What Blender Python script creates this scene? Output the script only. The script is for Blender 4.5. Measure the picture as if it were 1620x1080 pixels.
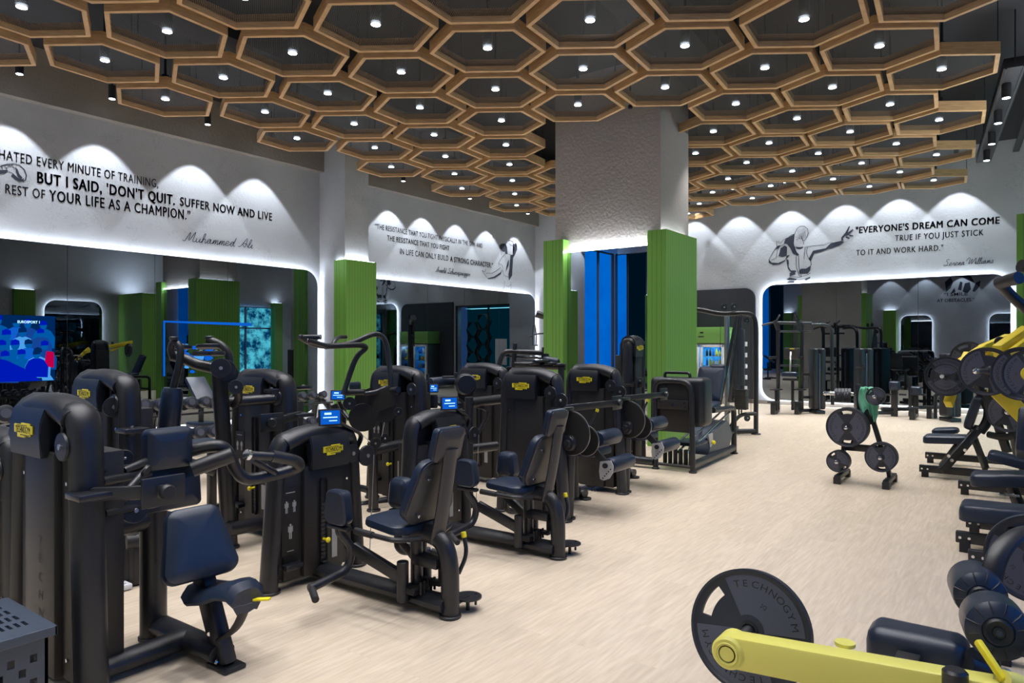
import bpy, bmesh, math, random
from mathutils import Vector, Matrix
random.seed(7)
PI = math.pi
for o in list(bpy.data.objects):
    bpy.data.objects.remove(o)
scene = bpy.context.scene
COL = scene.collection

# ------------------------------------------------------------------ camera
# world axes: x runs along the long left wall, y towards that wall, z up; the camera stands at (0, 0, 1.6)
YAW = math.radians(36.4)
SY, CY = math.sin(YAW), math.cos(YAW)
F = 1106.0
cd = bpy.data.cameras.new('camera')
cam = bpy.data.objects.new('camera', cd)
COL.objects.link(cam)
cam.location = (0, 0, 1.6)
cam.rotation_euler = (PI/2, 0, YAW - PI/2)
cd.sensor_width = 36
cd.lens = F/1620*36
cd.shift_y = 5/1620
cd.clip_start = 0.05
cd.clip_end = 200
scene.camera = cam

# ------------------------------------------------------------------ exposure, world
scene.view_settings.view_transform = 'Standard'
scene.view_settings.look = 'None'
scene.view_settings.exposure = 0.0
scene.view_settings.gamma = 1
w = bpy.data.worlds.new('world'); scene.world = w
w.use_nodes = True
w.node_tree.nodes['Background'].inputs[0].default_value = (0.10, 0.28, 0.75, 1)
w.node_tree.nodes['Background'].inputs[1].default_value = 0.5

def lamp(name, kind, loc, energy, color=(1,1,1), rot=(0,0,0), **kw):
    d = bpy.data.lights.new(name, kind); d.energy = energy; d.color = color
    for k, v in kw.items(): setattr(d, k, v)
    o = bpy.data.objects.new(name, d); COL.objects.link(o)
    o.location = loc; o.rotation_euler = rot
    return o
# daylight entering through the glazed bays (left rear corner and far right wall); the near bay is added
DAY = (0.25, 0.55, 1.0)
lamp('daylight_rear_bay', 'AREA', (-1.9, 12.35, 2.5), 150, DAY, (PI/2, 0, 0.5), shape='RECTANGLE', size=2.0, size_y=4.2)
lamp('daylight_right_bay', 'AREA', (15.7, -1.5, 1.8), 150, DAY, (PI/2, 0, PI), shape='RECTANGLE', size=4.6, size_y=2.8)
lamp('added_blue_near_bay', 'AREA', (3.6, -1.45, 2.6), 200, (0.18, 0.45, 1.0), (PI/2, 0, PI), shape='RECTANGLE', size=5.5, size_y=2.6)  # added lamp: blue light on pads and frames from an unseen bay
DOWN_W = 128      # each ceiling downlight
WASH_W = 210      # each wall washer
STRIP = 62.0       # light strips round the mirrors

# ------------------------------------------------------------------ geometry of the view -> real places
def D(px, py, Z):
    """point at depth Z metres from the camera"""
    X = (px-810)/F*Z; h = 1.6 + (545-py)/F*Z
    return Vector((X*SY + Z*CY, -X*CY + Z*SY, h))
def PV(px, py, v):
    t = (px-810)/F
    return D(px, py, v/(SY - t*CY))
def PU(px, py, u):
    t = (px-810)/F
    return D(px, py, u/(t*SY + CY))
def G(px, py, z=0.0):
    return D(px, py, (1.6-z)*F/(py-545))

# ------------------------------------------------------------------ materials
MATS = {}
def mat(name, col, rough=0.5, metal=0.0, spec=0.5, bump=0, bscale=200, emis=None, estr=0, coat=0):
    m = bpy.data.materials.new(name); m.use_nodes = True
    nt = m.node_tree; b = nt.nodes['Principled BSDF']
    b.inputs['Base Color'].default_value = (*col, 1)
    b.inputs['Roughness'].default_value = rough
    b.inputs['Metallic'].default_value = metal
    b.inputs['Specular IOR Level'].default_value = spec
    if coat: b.inputs['Coat Weight'].default_value = coat
    if emis:
        b.inputs['Emission Color'].default_value = (*emis, 1)
        b.inputs['Emission Strength'].default_value = estr
    tc = nt.nodes.new('ShaderNodeTexCoord')
    n = nt.nodes.new('ShaderNodeTexNoise'); n.inputs['Scale'].default_value = bscale
    n.inputs['Detail'].default_value = 3
    nt.links.new(tc.outputs['Object'], n.inputs['Vector'])
    # small variation of the finish
    mr = nt.nodes.new('ShaderNodeMapRange')
    mr.inputs[3].default_value = max(0, rough-0.05); mr.inputs[4].default_value = min(1, rough+0.05)
    nt.links.new(n.outputs['Fac'], mr.inputs[0])
    if rough > 0.02: nt.links.new(mr.outputs[0], b.inputs['Roughness'])
    if bump:
        bp = nt.nodes.new('ShaderNodeBump'); bp.inputs['Strength'].default_value = bump
        bp.inputs['Distance'].default_value = 0.002
        nt.links.new(n.outputs['Fac'], bp.inputs['Height'])
        nt.links.new(bp.outputs[0], b.inputs['Normal'])
    MATS[name] = m
    return m
M_FRAME = mat('powder_coated_steel', (0.010, 0.011, 0.015), 0.38, 0.0, 0.6, 0.15, 900)
M_HOOD = mat('moulded_shroud', (0.009, 0.011, 0.016), 0.42, 0, 0.55, 0.1, 900)
M_PANEL = mat('shroud_panel', (0.017, 0.016, 0.016), 0.5, 0, 0.45, 0.1, 700)
M_DARK = mat('black_recess', (0.006, 0.006, 0.007), 0.6)
M_PAD = mat('black_vinyl', (0.011, 0.020, 0.042), 0.36, 0, 0.55, 0.12, 700)
M_SEAM = mat('pad_seam', (0.012, 0.013, 0.016), 0.5)
M_GREYBACK = mat('grey_shell', (0.035, 0.034, 0.036), 0.42, 0, 0.5)
M_RUB = mat('rubber', (0.014, 0.014, 0.015), 0.7)
M_PLATE = mat('plate_rim', (0.022, 0.026, 0.038), 0.45, 0, 0.5)
M_PLATEF = mat('plate_face', (0.075, 0.082, 0.115), 0.5, 0, 0.5)
M_CHROME = mat('chrome', (0.75, 0.76, 0.8), 0.12, 1.0)
M_STEEL = mat('brushed_steel', (0.45, 0.45, 0.46), 0.3, 1.0)
M_YEL = mat('yellow_paint', (0.86, 0.66, 0.035), 0.35, 0, 0.5)
M_PYEL = mat('pale_yellow_paint', (0.80, 0.74, 0.16), 0.38, 0, 0.5)
M_LOGO = mat('badge_yellow', (0.85, 0.72, 0.02), 0.4)
M_INK = mat('black_ink', (0.008, 0.009, 0.012), 0.6)
M_WINK = mat('wall_ink', (0.022, 0.026, 0.045), 0.8)
M_SILVER = mat('silver_paint', (0.42, 0.42, 0.43), 0.4)
M_WHITE = mat('white_plastic', (0.75, 0.76, 0.78), 0.4)
M_GREYD = mat('grey_wall_panel', (0.035, 0.038, 0.048), 0.45, 0, 0.4)
M_LGREY = mat('label_grey', (0.35, 0.35, 0.36), 0.5)
M_TOWEL = mat('green_towel', (0.20, 0.55, 0.36), 0.95, 0, 0.2, 0.8, 500)
M_BASK = mat('basket_plastic', (0.045, 0.06, 0.085), 0.42)
M_CEIL = mat('black_ceiling', (0.012, 0.012, 0.014), 0.8)
M_DUCT = mat('black_duct', (0.02, 0.02, 0.024), 0.5)
M_BLUEP = mat('blue_bottle', (0.02, 0.15, 0.7), 0.3)
M_KERB = mat('skirting_grey', (0.20, 0.18, 0.16), 0.6)
M_WOODF = None

def emat(name, col, s):
    m = bpy.data.materials.new(name); m.use_nodes = True
    nt = m.node_tree; nt.nodes.remove(nt.nodes['Principled BSDF'])
    e = nt.nodes.new('ShaderNodeEmission'); e.inputs[0].default_value = (*col, 1); e.inputs[1].default_value = s
    nt.links.new(e.outputs[0], nt.nodes['Material Output'].inputs[0])
    return m
M_LED = emat('led_strip', (0.86, 0.92, 1.0), STRIP)
M_LEDTOP = emat('cladding_led', (0.86, 0.92, 1.0), 26)
M_LENS = emat('lamp_lens', (0.80, 0.90, 1.0), 14)
M_SCR = emat('screen_blue', (0.005, 0.13, 0.70), 0.85)
M_SCRL = emat('screen_light', (0.08, 0.38, 0.9), 0.9)
M_SCRB = emat('screen_mid', (0.0, 0.16, 0.62), 0.6)
M_SCRM = emat('screen_dull', (0.01, 0.08, 0.42), 0.7)
M_SCRN = emat('screen_navy', (0.0, 0.01, 0.45), 1.0)
M_SCRD = emat('screen_dark', (0.0, 0.02, 0.10), 1.0)
M_SCRW = emat('screen_white', (0.45, 0.8, 1.0), 1.6)
M_SCRR = emat('screen_red', (0.5, 0.0, 0.06), 1.0)
M_SCRG = emat('screen_green', (0.35, 0.95, 0.6), 1.2)

def nodes(m): return m.node_tree, m.node_tree.nodes['Principled BSDF']
# mirror
def mirror_mat(name, c):
    m = mat(name, c, 0.0, 1.0)
    return m
M_MIRROR = mirror_mat('mirror_glass', (0.20, 0.225, 0.25))
M_GLASS = mat('clear_glass', (1, 1, 1), 0.0)
nt, b = nodes(M_GLASS); b.inputs['Transmission Weight'].default_value = 1.0; b.inputs['IOR'].default_value = 1.02

# floor : pale oak vinyl planks running along x
def floor_mat():
    m = bpy.data.materials.new('oak_vinyl_planks'); m.use_nodes = True
    nt, b = nodes(m); N = nt.nodes; L = nt.links
    tc = N.new('ShaderNodeTexCoord')
    br = N.new('ShaderNodeTexBrick')
    br.offset = 0.37; br.inputs['Color1'].default_value = (0.2, 0.2, 0.2, 1); br.inputs['Color2'].default_value = (0.8, 0.8, 0.8, 1)
    br.inputs['Mortar'].default_value = (0.0, 0, 0, 1)
    br.inputs['Scale'].default_value = 1.0; br.inputs['Mortar Size'].default_value = 0.0012
    br.inputs['Brick Width'].default_value = 1.22; br.inputs['Row Height'].default_value = 0.18
    L.new(tc.outputs['Object'], br.inputs['Vector'])
    sep = N.new('ShaderNodeSeparateColor'); L.new(br.outputs['Color'], sep.inputs[0])
    # per plank shift of the grain
    mp = N.new('ShaderNodeMapping'); mp.inputs['Scale'].default_value = (0.55, 5.5, 1)
    L.new(tc.outputs['Object'], mp.inputs[0])
    addv = N.new('ShaderNodeVectorMath'); addv.operation = 'ADD'
    cmb = N.new('ShaderNodeCombineXYZ')
    mul = N.new('ShaderNodeMath'); mul.operation = 'MULTIPLY'; mul.inputs[1].default_value = 7.0
    L.new(sep.outputs[0], mul.inputs[0]); L.new(mul.outputs[0], cmb.inputs[0]); L.new(mul.outputs[0], cmb.inputs[2])
    L.new(mp.outputs[0], addv.inputs[0]); L.new(cmb.outputs[0], addv.inputs[1])
    n1 = N.new('ShaderNodeTexNoise'); n1.inputs['Scale'].default_value = 1.6; n1.inputs['Detail'].default_value = 1
    L.new(addv.outputs[0], n1.inputs['Vector'])
    # cathedral rings: contour lines of the stretched noise
    m2 = N.new('ShaderNodeMath'); m2.operation = 'MULTIPLY'; m2.inputs[1].default_value = 42
    L.new(n1.outputs['Fac'], m2.inputs[0])
    sn = N.new('ShaderNodeMath'); sn.operation = 'SINE'; L.new(m2.outputs[0], sn.inputs[0])
    n2 = N.new('ShaderNodeTexNoise'); n2.inputs['Scale'].default_value = 9; n2.inputs['Detail'].default_value = 5
    L.new(addv.outputs[0], n2.inputs['Vector'])
    ad = N.new('ShaderNodeMath'); ad.operation = 'MULTIPLY_ADD'; ad.inputs[1].default_value = 0.075
    L.new(sn.outputs[0], ad.inputs[0]); L.new(n2.outputs['Fac'], ad.inputs[2])
    cr = N.new('ShaderNodeValToRGB')
    cr.color_ramp.elements[0].position = 0.2; cr.color_ramp.elements[0].color = (0.56, 0.455, 0.335, 1)
    cr.color_ramp.elements[1].position = 0.75; cr.color_ramp.elements[1].color = (0.72, 0.605, 0.465, 1)
    L.new(ad.outputs[0], cr.inputs[0])
    mx = N.new('ShaderNodeMix'); mx.data_type = 'RGBA'; mx.blend_type = 'MULTIPLY'; mx.inputs[0].default_value = 0.14
    L.new(cr.outputs[0], mx.inputs[6]); L.new(br.outputs['Color'], mx.inputs[7])
    L.new(mx.outputs[2], b.inputs['Base Color'])
    b.inputs['Roughness'].default_value = 0.38; b.inputs['Specular IOR Level'].default_value = 0.4
    bp = N.new('ShaderNodeBump'); bp.inputs['Strength'].default_value = 0.15; bp.inputs['Distance'].default_value = 0.001
    L.new(ad.outputs[0], bp.inputs['Height']); L.new(bp.outputs[0], b.inputs['Normal'])
    return m
M_FLOOR = floor_mat()

def plaster(name, col, crack=True, rough=0.75, bs=0.5):
    m = bpy.data.materials.new(name); m.use_nodes = True
    nt, b = nodes(m); N = nt.nodes; L = nt.links
    tc = N.new('ShaderNodeTexCoord')
    n = N.new('ShaderNodeTexNoise'); n.inputs['Scale'].default_value = 1.1; n.inputs['Detail'].default_value = 6
    L.new(tc.outputs['Object'], n.inputs['Vector'])
    cr = N.new('ShaderNodeValToRGB')
    cr.color_ramp.elements[0].position = 0.3; cr.color_ramp.elements[0].color = (*[c*0.88 for c in col], 1)
    cr.color_ramp.elements[1].position = 0.7; cr.color_ramp.elements[1].color = (*col, 1)
    L.new(n.outputs['Fac'], cr.inputs[0])
    out = cr.outputs[0]
    if crack:
        # fine hairline marks of the concrete finish
        n3 = N.new('ShaderNodeTexNoise'); n3.inputs['Scale'].default_value = 9; n3.inputs['Detail'].default_value = 8
        n3.inputs['Roughness'].default_value = 0.62; n3.inputs['Distortion'].default_value = 0.6
        L.new(tc.outputs['Object'], n3.inputs['Vector'])
        s = N.new('ShaderNodeMath'); s.operation = 'SUBTRACT'; s.inputs[1].default_value = 0.5; L.new(n3.outputs['Fac'], s.inputs[0])
        a = N.new('ShaderNodeMath'); a.operation = 'ABSOLUTE'; L.new(s.outputs[0], a.inputs[0])
        mr = N.new('ShaderNodeMapRange'); mr.inputs[1].default_value = 0.0; mr.inputs[2].default_value = 0.012
        mr.inputs[3].default_value = 0.62; mr.inputs[4].default_value = 1.0; L.new(a.outputs[0], mr.inputs[0])
        n4 = N.new('ShaderNodeTexNoise'); n4.inputs['Scale'].default_value = 2.3; L.new(tc.outputs['Object'], n4.inputs['Vector'])
        mr4 = N.new('ShaderNodeMapRange'); mr4.inputs[1].default_value = 0.52; mr4.inputs[2].default_value = 0.62; L.new(n4.outputs['Fac'], mr4.inputs[0])
        mx = N.new('ShaderNodeMix'); mx.data_type = 'RGBA'; mx.blend_type = 'MULTIPLY'
        L.new(mr4.outputs[0], mx.inputs[0]); L.new(out, mx.inputs[6]); L.new(mr.outputs[0], mx.inputs[7])
        out = mx.outputs[2]
    L.new(out, b.inputs['Base Color'])
    nb = N.new('ShaderNodeTexNoise'); nb.inputs['Scale'].default_value = 22; nb.inputs['Detail'].default_value = 5
    L.new(tc.outputs['Object'], nb.inputs['Vector'])
    bp = N.new('ShaderNodeBump'); bp.inputs['Strength'].default_value = bs; bp.inputs['Distance'].default_value = 0.012
    L.new(nb.outputs['Fac'], bp.inputs['Height']); L.new(bp.outputs[0], b.inputs['Normal'])
    b.inputs['Roughness'].default_value = rough
    return m
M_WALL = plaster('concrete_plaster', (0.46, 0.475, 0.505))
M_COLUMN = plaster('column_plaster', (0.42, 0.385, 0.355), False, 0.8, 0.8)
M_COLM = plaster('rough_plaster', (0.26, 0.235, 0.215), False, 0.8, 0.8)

def green_mat():
    m = bpy.data.materials.new('green_panelling'); m.use_nodes = True
    nt, b = nodes(m)
    b.inputs['Base Color'].default_value = (0.155, 0.36, 0.055, 1)
    b.inputs['Roughness'].default_value = 0.45
    return m
M_GREEN = green_mat()
M_GROOVE = mat('panel_groove', (0.07, 0.17, 0.025), 0.7)
M_GREENL = mat('fridge_header_green', (0.16, 0.36, 0.08), 0.5)

def wood_mat():
    m = bpy.data.materials.new('timber_frame'); m.use_nodes = True
    nt, b = nodes(m); N = nt.nodes; L = nt.links
    tc = N.new('ShaderNodeTexCoord'); mp = N.new('ShaderNodeMapping'); mp.inputs['Scale'].default_value = (1, 1, 14)
    L.new(tc.outputs['Object'], mp.inputs[0])
    n = N.new('ShaderNodeTexNoise'); n.inputs['Scale'].default_value = 5; n.inputs['Detail'].default_value = 4; L.new(mp.outputs[0], n.inputs['Vector'])
    cr = N.new('ShaderNodeValToRGB')
    cr.color_ramp.elements[0].position = 0.3; cr.color_ramp.elements[0].color = (0.44, 0.26, 0.115, 1)
    cr.color_ramp.elements[1].position = 0.7; cr.color_ramp.elements[1].color = (0.64, 0.41, 0.20, 1)
    L.new(n.outputs['Fac'], cr.inputs[0]); L.new(cr.outputs[0], b.inputs['Base Color'])
    b.inputs['Roughness'].default_value = 0.5
    return m
M_WOOD = wood_mat()

def mesh_mat():
    """expanded metal panel: dark strands with open holes"""
    m = bpy.data.materials.new('expanded_metal'); m.use_nodes = True
    nt, b = nodes(m); N = nt.nodes; L = nt.links
    b.inputs['Base Color'].default_value = (0.02, 0.02, 0.023, 1); b.inputs['Roughness'].default_value = 0.5
    tc = N.new('ShaderNodeTexCoord'); v = N.new('ShaderNodeTexVoronoi'); v.inputs['Scale'].default_value = 45
    v.inputs['Randomness'].default_value = 0.0
    mp = N.new('ShaderNodeMapping'); mp.inputs['Scale'].default_value = (1, 1.6, 1); mp.inputs['Rotation'].default_value = (0, 0, 0.4)
    L.new(tc.outputs['Object'], mp.inputs[0]); L.new(mp.outputs[0], v.inputs['Vector'])
    lt = N.new('ShaderNodeMath'); lt.operation = 'GREATER_THAN'; lt.inputs[1].default_value = 0.40; L.new(v.outputs['Distance'], lt.inputs[0])
    L.new(lt.outputs[0], b.inputs['Alpha'])
    return m
M_MESH = mesh_mat()

def day_mat(name, c1, c2, s, scale):
    """bright daylight and foliage beyond the panes"""
    m = bpy.data.materials.new(name); m.use_nodes = True
    nt = m.node_tree; nt.nodes.remove(nt.nodes['Principled BSDF']); N = nt.nodes; L = nt.links
    tc = N.new('ShaderNodeTexCoord'); n = N.new('ShaderNodeTexNoise'); n.inputs['Scale'].default_value = scale
    n.inputs['Detail'].default_value = 6; n.inputs['Roughness'].default_value = 0.7
    L.new(tc.outputs['Object'], n.inputs['Vector'])
    cr = N.new('ShaderNodeValToRGB'); cr.color_ramp.elements[0].position = 0.42; cr.color_ramp.elements[0].color = (*c1, 1)
    cr.color_ramp.elements[1].position = 0.60; cr.color_ramp.elements[1].color = (*c2, 1)
    L.new(n.outputs['Fac'], cr.inputs[0])
    e = N.new('ShaderNodeEmission'); e.inputs[1].default_value = s
    L.new(cr.outputs[0], e.inputs[0]); L.new(e.outputs[0], N['Material Output'].inputs[0])
    return m
M_DAY = day_mat('daylight_garden', (0.0, 0.06, 0.16), (0.15, 0.85, 1.0), 2.6, 2.2)
M_BLUEWIN = day_mat('dusk_glass', (0.0, 0.13, 0.62), (0.0, 0.17, 0.72), 1.6, 0.3)
M_BLUEIN = day_mat('fridge_light', (0.0, 0.12, 0.60), (0.05, 0.42, 0.95), 0.9, 2.0)
M_DUSK = emat('dark_dusk_glass', (0.0, 0.02, 0.045), 0.5)
M_TEALDIM = emat('dim_teal', (0.0, 0.10, 0.16), 0.5)

# ------------------------------------------------------------------ mesh builder
WM = {}
def wmat(o): return WM.get(o.name, Matrix.Identity(4)) if o else Matrix.Identity(4)
class MB:
    def __init__(s, M=None):
        s.bm = bmesh.new(); s.M = M or Matrix.Identity(4)
    def P(s, p): return s.M @ Vector(p)
    def face(s, vs):
        try: return s.bm.faces.new(vs)
        except ValueError: return None
    def box(s, c, d, bev=0.0, R=None, seg=2):
        m = s.M @ Matrix.Translation(Vector(c)) @ (R.to_4x4() if R else Matrix.Identity(4)) @ Matrix.Diagonal((*d, 1))
        r = bmesh.ops.create_cube(s.bm, size=1, matrix=m)
        if bev > 0:
            es = set()
            for v in r['verts']: es.update(v.link_edges)
            bmesh.ops.bevel(s.bm, geom=list(es), offset=bev, segments=seg, affect='EDGES', profile=0.5)
        return s
    def span(s, a, b, w, h, bev=0.0, up=(0, 0, 1)):
        """rectangular bar from a to b (width w across, height h along up)"""
        a, b = Vector(a), Vector(b); x = (b-a); l = x.length; x.normalize(); up = Vector(up)
        y = up.cross(x)
        if y.length < 1e-4: y = Vector((0, 1, 0)).cross(x)
        y.normalize(); z = x.cross(y)
        R = Matrix((x, y, z)).transposed()
        return s.box((a+b)/2, (l, w, h), bev, R)
    def tube(s, pts, r, ry=None, fil=0.0, seg=12, ref=None, caps=True, n=5, r1=None):
        pts = [s.P(p) for p in pts]
        if ref is not None: ref = (s.M.to_3x3() @ Vector(ref)).normalized()
        if fil > 0 and len(pts) > 2:
            out = [pts[0]]
            for i in range(1, len(pts)-1):
                a, b, c = pts[i-1], pts[i], pts[i+1]
                f1 = min(fil, (a-b).length*0.48); f2 = min(fil, (c-b).length*0.48)
                p0 = b + (a-b).normalized()*f1; p2 = b + (c-b).normalized()*f2
                for k in range(n+1):
                    t = k/n
                    out.append(p0*(1-t)**2 + b*2*t*(1-t) + p2*t*t)
            out.append(pts[-1]); pts = out
        q = [pts[0]]
        for p in pts[1:]:
            if (p-q[-1]).length > 1e-4: q.append(p)
        pts = q; ry = ry or r
        rings = []; prev = None
        for i, p in enumerate(pts):
            if i == 0: t = pts[1]-pts[0]
            elif i == len(pts)-1: t = pts[-1]-pts[-2]
            else: t = (pts[i+1]-pts[i]).normalized() + (pts[i]-pts[i-1]).normalized()
            t.normalize()
            if ref is not None: x = ref - t*ref.dot(t)
            elif prev is None:
                x = Vector((0, 0, 1)) - t*t.z
                if x.length < 0.1: x = Vector((1, 0, 0)) - t*t.x
            else: x = prev - t*prev.dot(t)
            if x.length < 1e-5: x = t.orthogonal()
            x.normalize(); prev = x; y = t.cross(x)
            k = 1.0
            if r1 is not None: k = 1 + (r1/r-1)*i/(len(pts)-1)
            rings.append([s.bm.verts.new(p + x*math.cos(2*PI*j/seg)*r*k + y*math.sin(2*PI*j/seg)*ry*k) for j in range(seg)])
        for a, b in zip(rings, rings[1:]):
            for j in range(seg): s.face((a[j], a[(j+1) % seg], b[(j+1) % seg], b[j]))
        if caps:
            s.face(rings[0][::-1]); s.face(rings[-1])
        return s
    def cyl(s, a, b, r, r2=None, seg=20, bev=0.0):
        a, b = s.P(a), s.P(b); ax = b-a; L = ax.length; ax.normalize()
        r2 = r if r2 is None else r2
        prof = [(r, 0), (r2, L)]
        if bev: prof = [(r-bev, 0), (r, bev), (r2, L-bev), (r2-bev, L)]
        return s._lathe(prof, a, ax, seg)
    def _lathe(s, prof, o, ax, seg):
        x = ax.orthogonal().normalized(); y = ax.cross(x)
        rings = []
        for r, h in prof:
            if r < 1e-5: rings.append([s.bm.verts.new(o+ax*h)])
            else: rings.append([s.bm.verts.new(o+ax*h+x*r*math.cos(2*PI*j/seg)+y*r*math.sin(2*PI*j/seg)) for j in range(seg)])
        for a, b in zip(rings, rings[1:]):
            for j in range(seg):
                k = (j+1) % seg
                if len(a) == 1 and len(b) == 1: continue
                if len(a) == 1: s.face((a[0], b[k], b[j]))
                elif len(b) == 1: s.face((a[j], a[k], b[0]))
                else: s.face((a[j], a[k], b[k], b[j]))
        if len(rings[0]) > 1: s.face(rings[0][::-1])
        if len(rings[-1]) > 1: s.face(rings[-1])
        return s
    def lathe(s, prof, o, ax, seg=20):
        return s._lathe(prof, s.P(o), (s.M.to_3x3() @ Vector(ax)).normalized(), seg)
    def prism(s, pts, ext, bev=0.0):
        """closed outline (3D points) extruded by vector ext"""
        ext = s.M.to_3x3() @ Vector(ext)
        a = [s.bm.verts.new(s.P(p)) for p in pts]; b = [s.bm.verts.new(s.P(p)+ext) for p in pts]
        n = len(a); s.face(a); s.face(b[::-1])
        for i in range(n): s.face((a[i], b[i], b[(i+1) % n], a[(i+1) % n]))
        return s
    def pad(s, c, wv, hv, nv, w, h, t, rad=0.05, w2=None, puff=0.012, back=False):
        """upholstered cushion: outline w x h (w2 = width at top), thickness t along nv"""
        wv, hv, nv = (Vector(q).normalized() for q in (wv, hv, nv)); c = Vector(c)
        w2 = w if w2 is None else w2
        def outline(ins):
            o = []
            r = max(0.004, rad-ins)
            for (sx, sy) in ((1, -1), (1, 1), (-1, 1), (-1, -1)):
                ww = (w2 if sy > 0 else w)/2 - ins
                cx, cy = sx*(ww-r), sy*(h/2-ins-r)
                a0 = {(1, -1): -PI/2, (1, 1): 0, (-1, 1): PI/2, (-1, -1): PI}[(sx, sy)]
                for k in range(6):
                    a = a0+PI/2*k/5
                    o.append((cx+r*math.cos(a), cy+r*math.sin(a)))
            return o
        lv = [(0, 0.012), (0.010, 0.0), (t*0.55, 0.0), (t*0.85, 0.006), (t, 0.022), (t+puff*0.6, min(w, h)*0.16), (t+puff, min(w, h)*0.30)]
        rings = []
        for z, ins in lv:
            ins = min(ins, min(w, w2, h)/2-0.008)
            rings.append([s.bm.verts.new(s.P(c+wv*x+hv*y+nv*(z-t/2))) for x, y in outline(ins)])
        n = len(rings[0])
        for a, b in zip(rings, rings[1:]):
            for j in range(n): s.face((a[j], a[(j+1) % n], b[(j+1) % n], b[j]))
        s.face(rings[0][::-1]); s.face(rings[-1])
        return s
    def sphere(s, c, r, sc=(1, 1, 1)):
        m = s.M @ Matrix.Translation(Vector(c)) @ Matrix.Diagonal((r*sc[0], r*sc[1], r*sc[2], 1))
        bmesh.ops.create_uvsphere(s.bm, u_segments=16, v_segments=10, radius=1, matrix=m); return s
    def text(s, me, M):
        """append a lettering mesh"""
        b2 = bmesh.new(); b2.from_mesh(me); b2.transform(s.M @ M)
        tmp = bpy.data.meshes.new('t'); b2.to_mesh(tmp); b2.free(); s.bm.from_mesh(tmp); bpy.data.meshes.remove(tmp); return s
    def build(s, name, m, parent=None, loc=None, smooth=True, ang=35):
        bmesh.ops.recalc_face_normals(s.bm, faces=s.bm.faces)
        me = bpy.data.meshes.new(name)
        if parent is not None: s.bm.transform(wmat(parent).inverted())
        elif loc is not None: s.bm.transform(Matrix.Translation(-Vector(loc)))
        s.bm.to_mesh(me); s.bm.free()
        if smooth:
            me.polygons.foreach_set('use_smooth', [True]*len(me.polygons))
            me.set_sharp_from_angle(angle=math.radians(ang))
        me.materials.append(m)
        o = bpy.data.objects.new(name, me); COL.objects.link(o)
        if parent is not None:
            o.parent = parent; WM[o.name] = wmat(parent)
        elif loc is not None:
            o.location = loc; WM[o.name] = Matrix.Translation(Vector(loc))
        return o
def tag(o, label=None, cat=None, group=None, kind=None):
    if label: o['label'] = label
    if cat: o['category'] = cat
    if group: o['group'] = group
    if kind: o['kind'] = kind
    return o
def thing(name, label, cat, loc=(0, 0, 0), rz=0.0, group=None):
    o = bpy.data.objects.new(name, None); COL.objects.link(o); o.empty_display_size = 0.1
    o.location = loc; o.rotation_euler = (0, 0, rz)
    WM[o.name] = Matrix.Translation(Vector(loc)) @ Matrix.Rotation(rz, 4, 'Z')
    return tag(o, label, cat, group)
def copy_tree(o, parent=None, loc=None, rz=None, label=None):
    c = o.copy(); COL.objects.link(c); c.parent = parent
    if loc is not None: c.location = loc
    if rz is not None: c.rotation_euler = (0, 0, rz)
    if label: c['label'] = label
    for ch in o.children: copy_tree(ch, c)
    return c
def struct(o): o['kind'] = 'structure'; return o

TEXTS = {}
def text_mesh(body, offset=0.0, xs=1.0, shear=0.0, extrude=0.0, track=1.0):
    """lettering laid out in the XY plane, cap height about 0.73 at size 1"""
    key = (body, offset, xs, shear, extrude, track)
    if key in TEXTS: return TEXTS[key]
    cu = bpy.data.curves.new('lettering', 'FONT'); cu.body = body; cu.size = 1; cu.offset = offset
    cu.shear = shear; cu.extrude = extrude; cu.resolution_u = 3; cu.space_character = track
    o = bpy.data.objects.new('lettering', cu); COL.objects.link(o)
    dg = bpy.context.evaluated_depsgraph_get()
    me = bpy.data.meshes.new_from_object(o.evaluated_get(dg))
    me.transform(Matrix.Diagonal((xs, 1, 1, 1)))
    bpy.data.objects.remove(o)
    TEXTS[key] = me
    return me
def basis(o, x, y, z):
    m = Matrix((Vector(x), Vector(y), Vector(z))).transposed().to_4x4(); m.translation = Vector(o); return m
# ================================================================== the room
X0, X1 = -3.0, 19.25          # end wall behind the camera, back wall
YL, YL2 = 12.5, 12.8          # left wall, recessed second bay of it
YR = -1.6                     # right wall
ZC = 6.2
struct(MB().box(((X0+X1)/2, (YR+13.2)/2, -0.05), (X1-X0+0.6, 13.2-YR+0.6, 0.1)).build('floor', M_FLOOR))
struct(MB().box(((X0+X1)/2, (YR+13.2)/2, ZC+0.05), (X1-X0+0.6, 13.2-YR+0.6, 0.1)).build('ceiling', M_CEIL))
struct(MB().box(((-0.75+9.84)/2, YL+0.25, ZC/2), (9.84+0.75, 0.5, ZC)).build('wall_left', M_WALL))
struct(MB().box(((10.5+X1)/2, YL2+0.2, ZC/2), (X1-10.5, 0.4, ZC)).build('wall_left_second', M_WALL))
struct(MB().box((10.17, 12.23, ZC/2), (0.66, 1.14, ZC)).build('wall_left_pilaster', M_WALL))
# lip running along the top of the left wall
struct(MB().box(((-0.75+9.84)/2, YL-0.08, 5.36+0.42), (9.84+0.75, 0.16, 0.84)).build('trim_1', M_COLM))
struct(MB().box(((10.5+18.6)/2, YL2-0.08, 5.40+0.40), (8.1, 0.16, 0.80)).build('trim_2', M_COLM))
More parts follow.
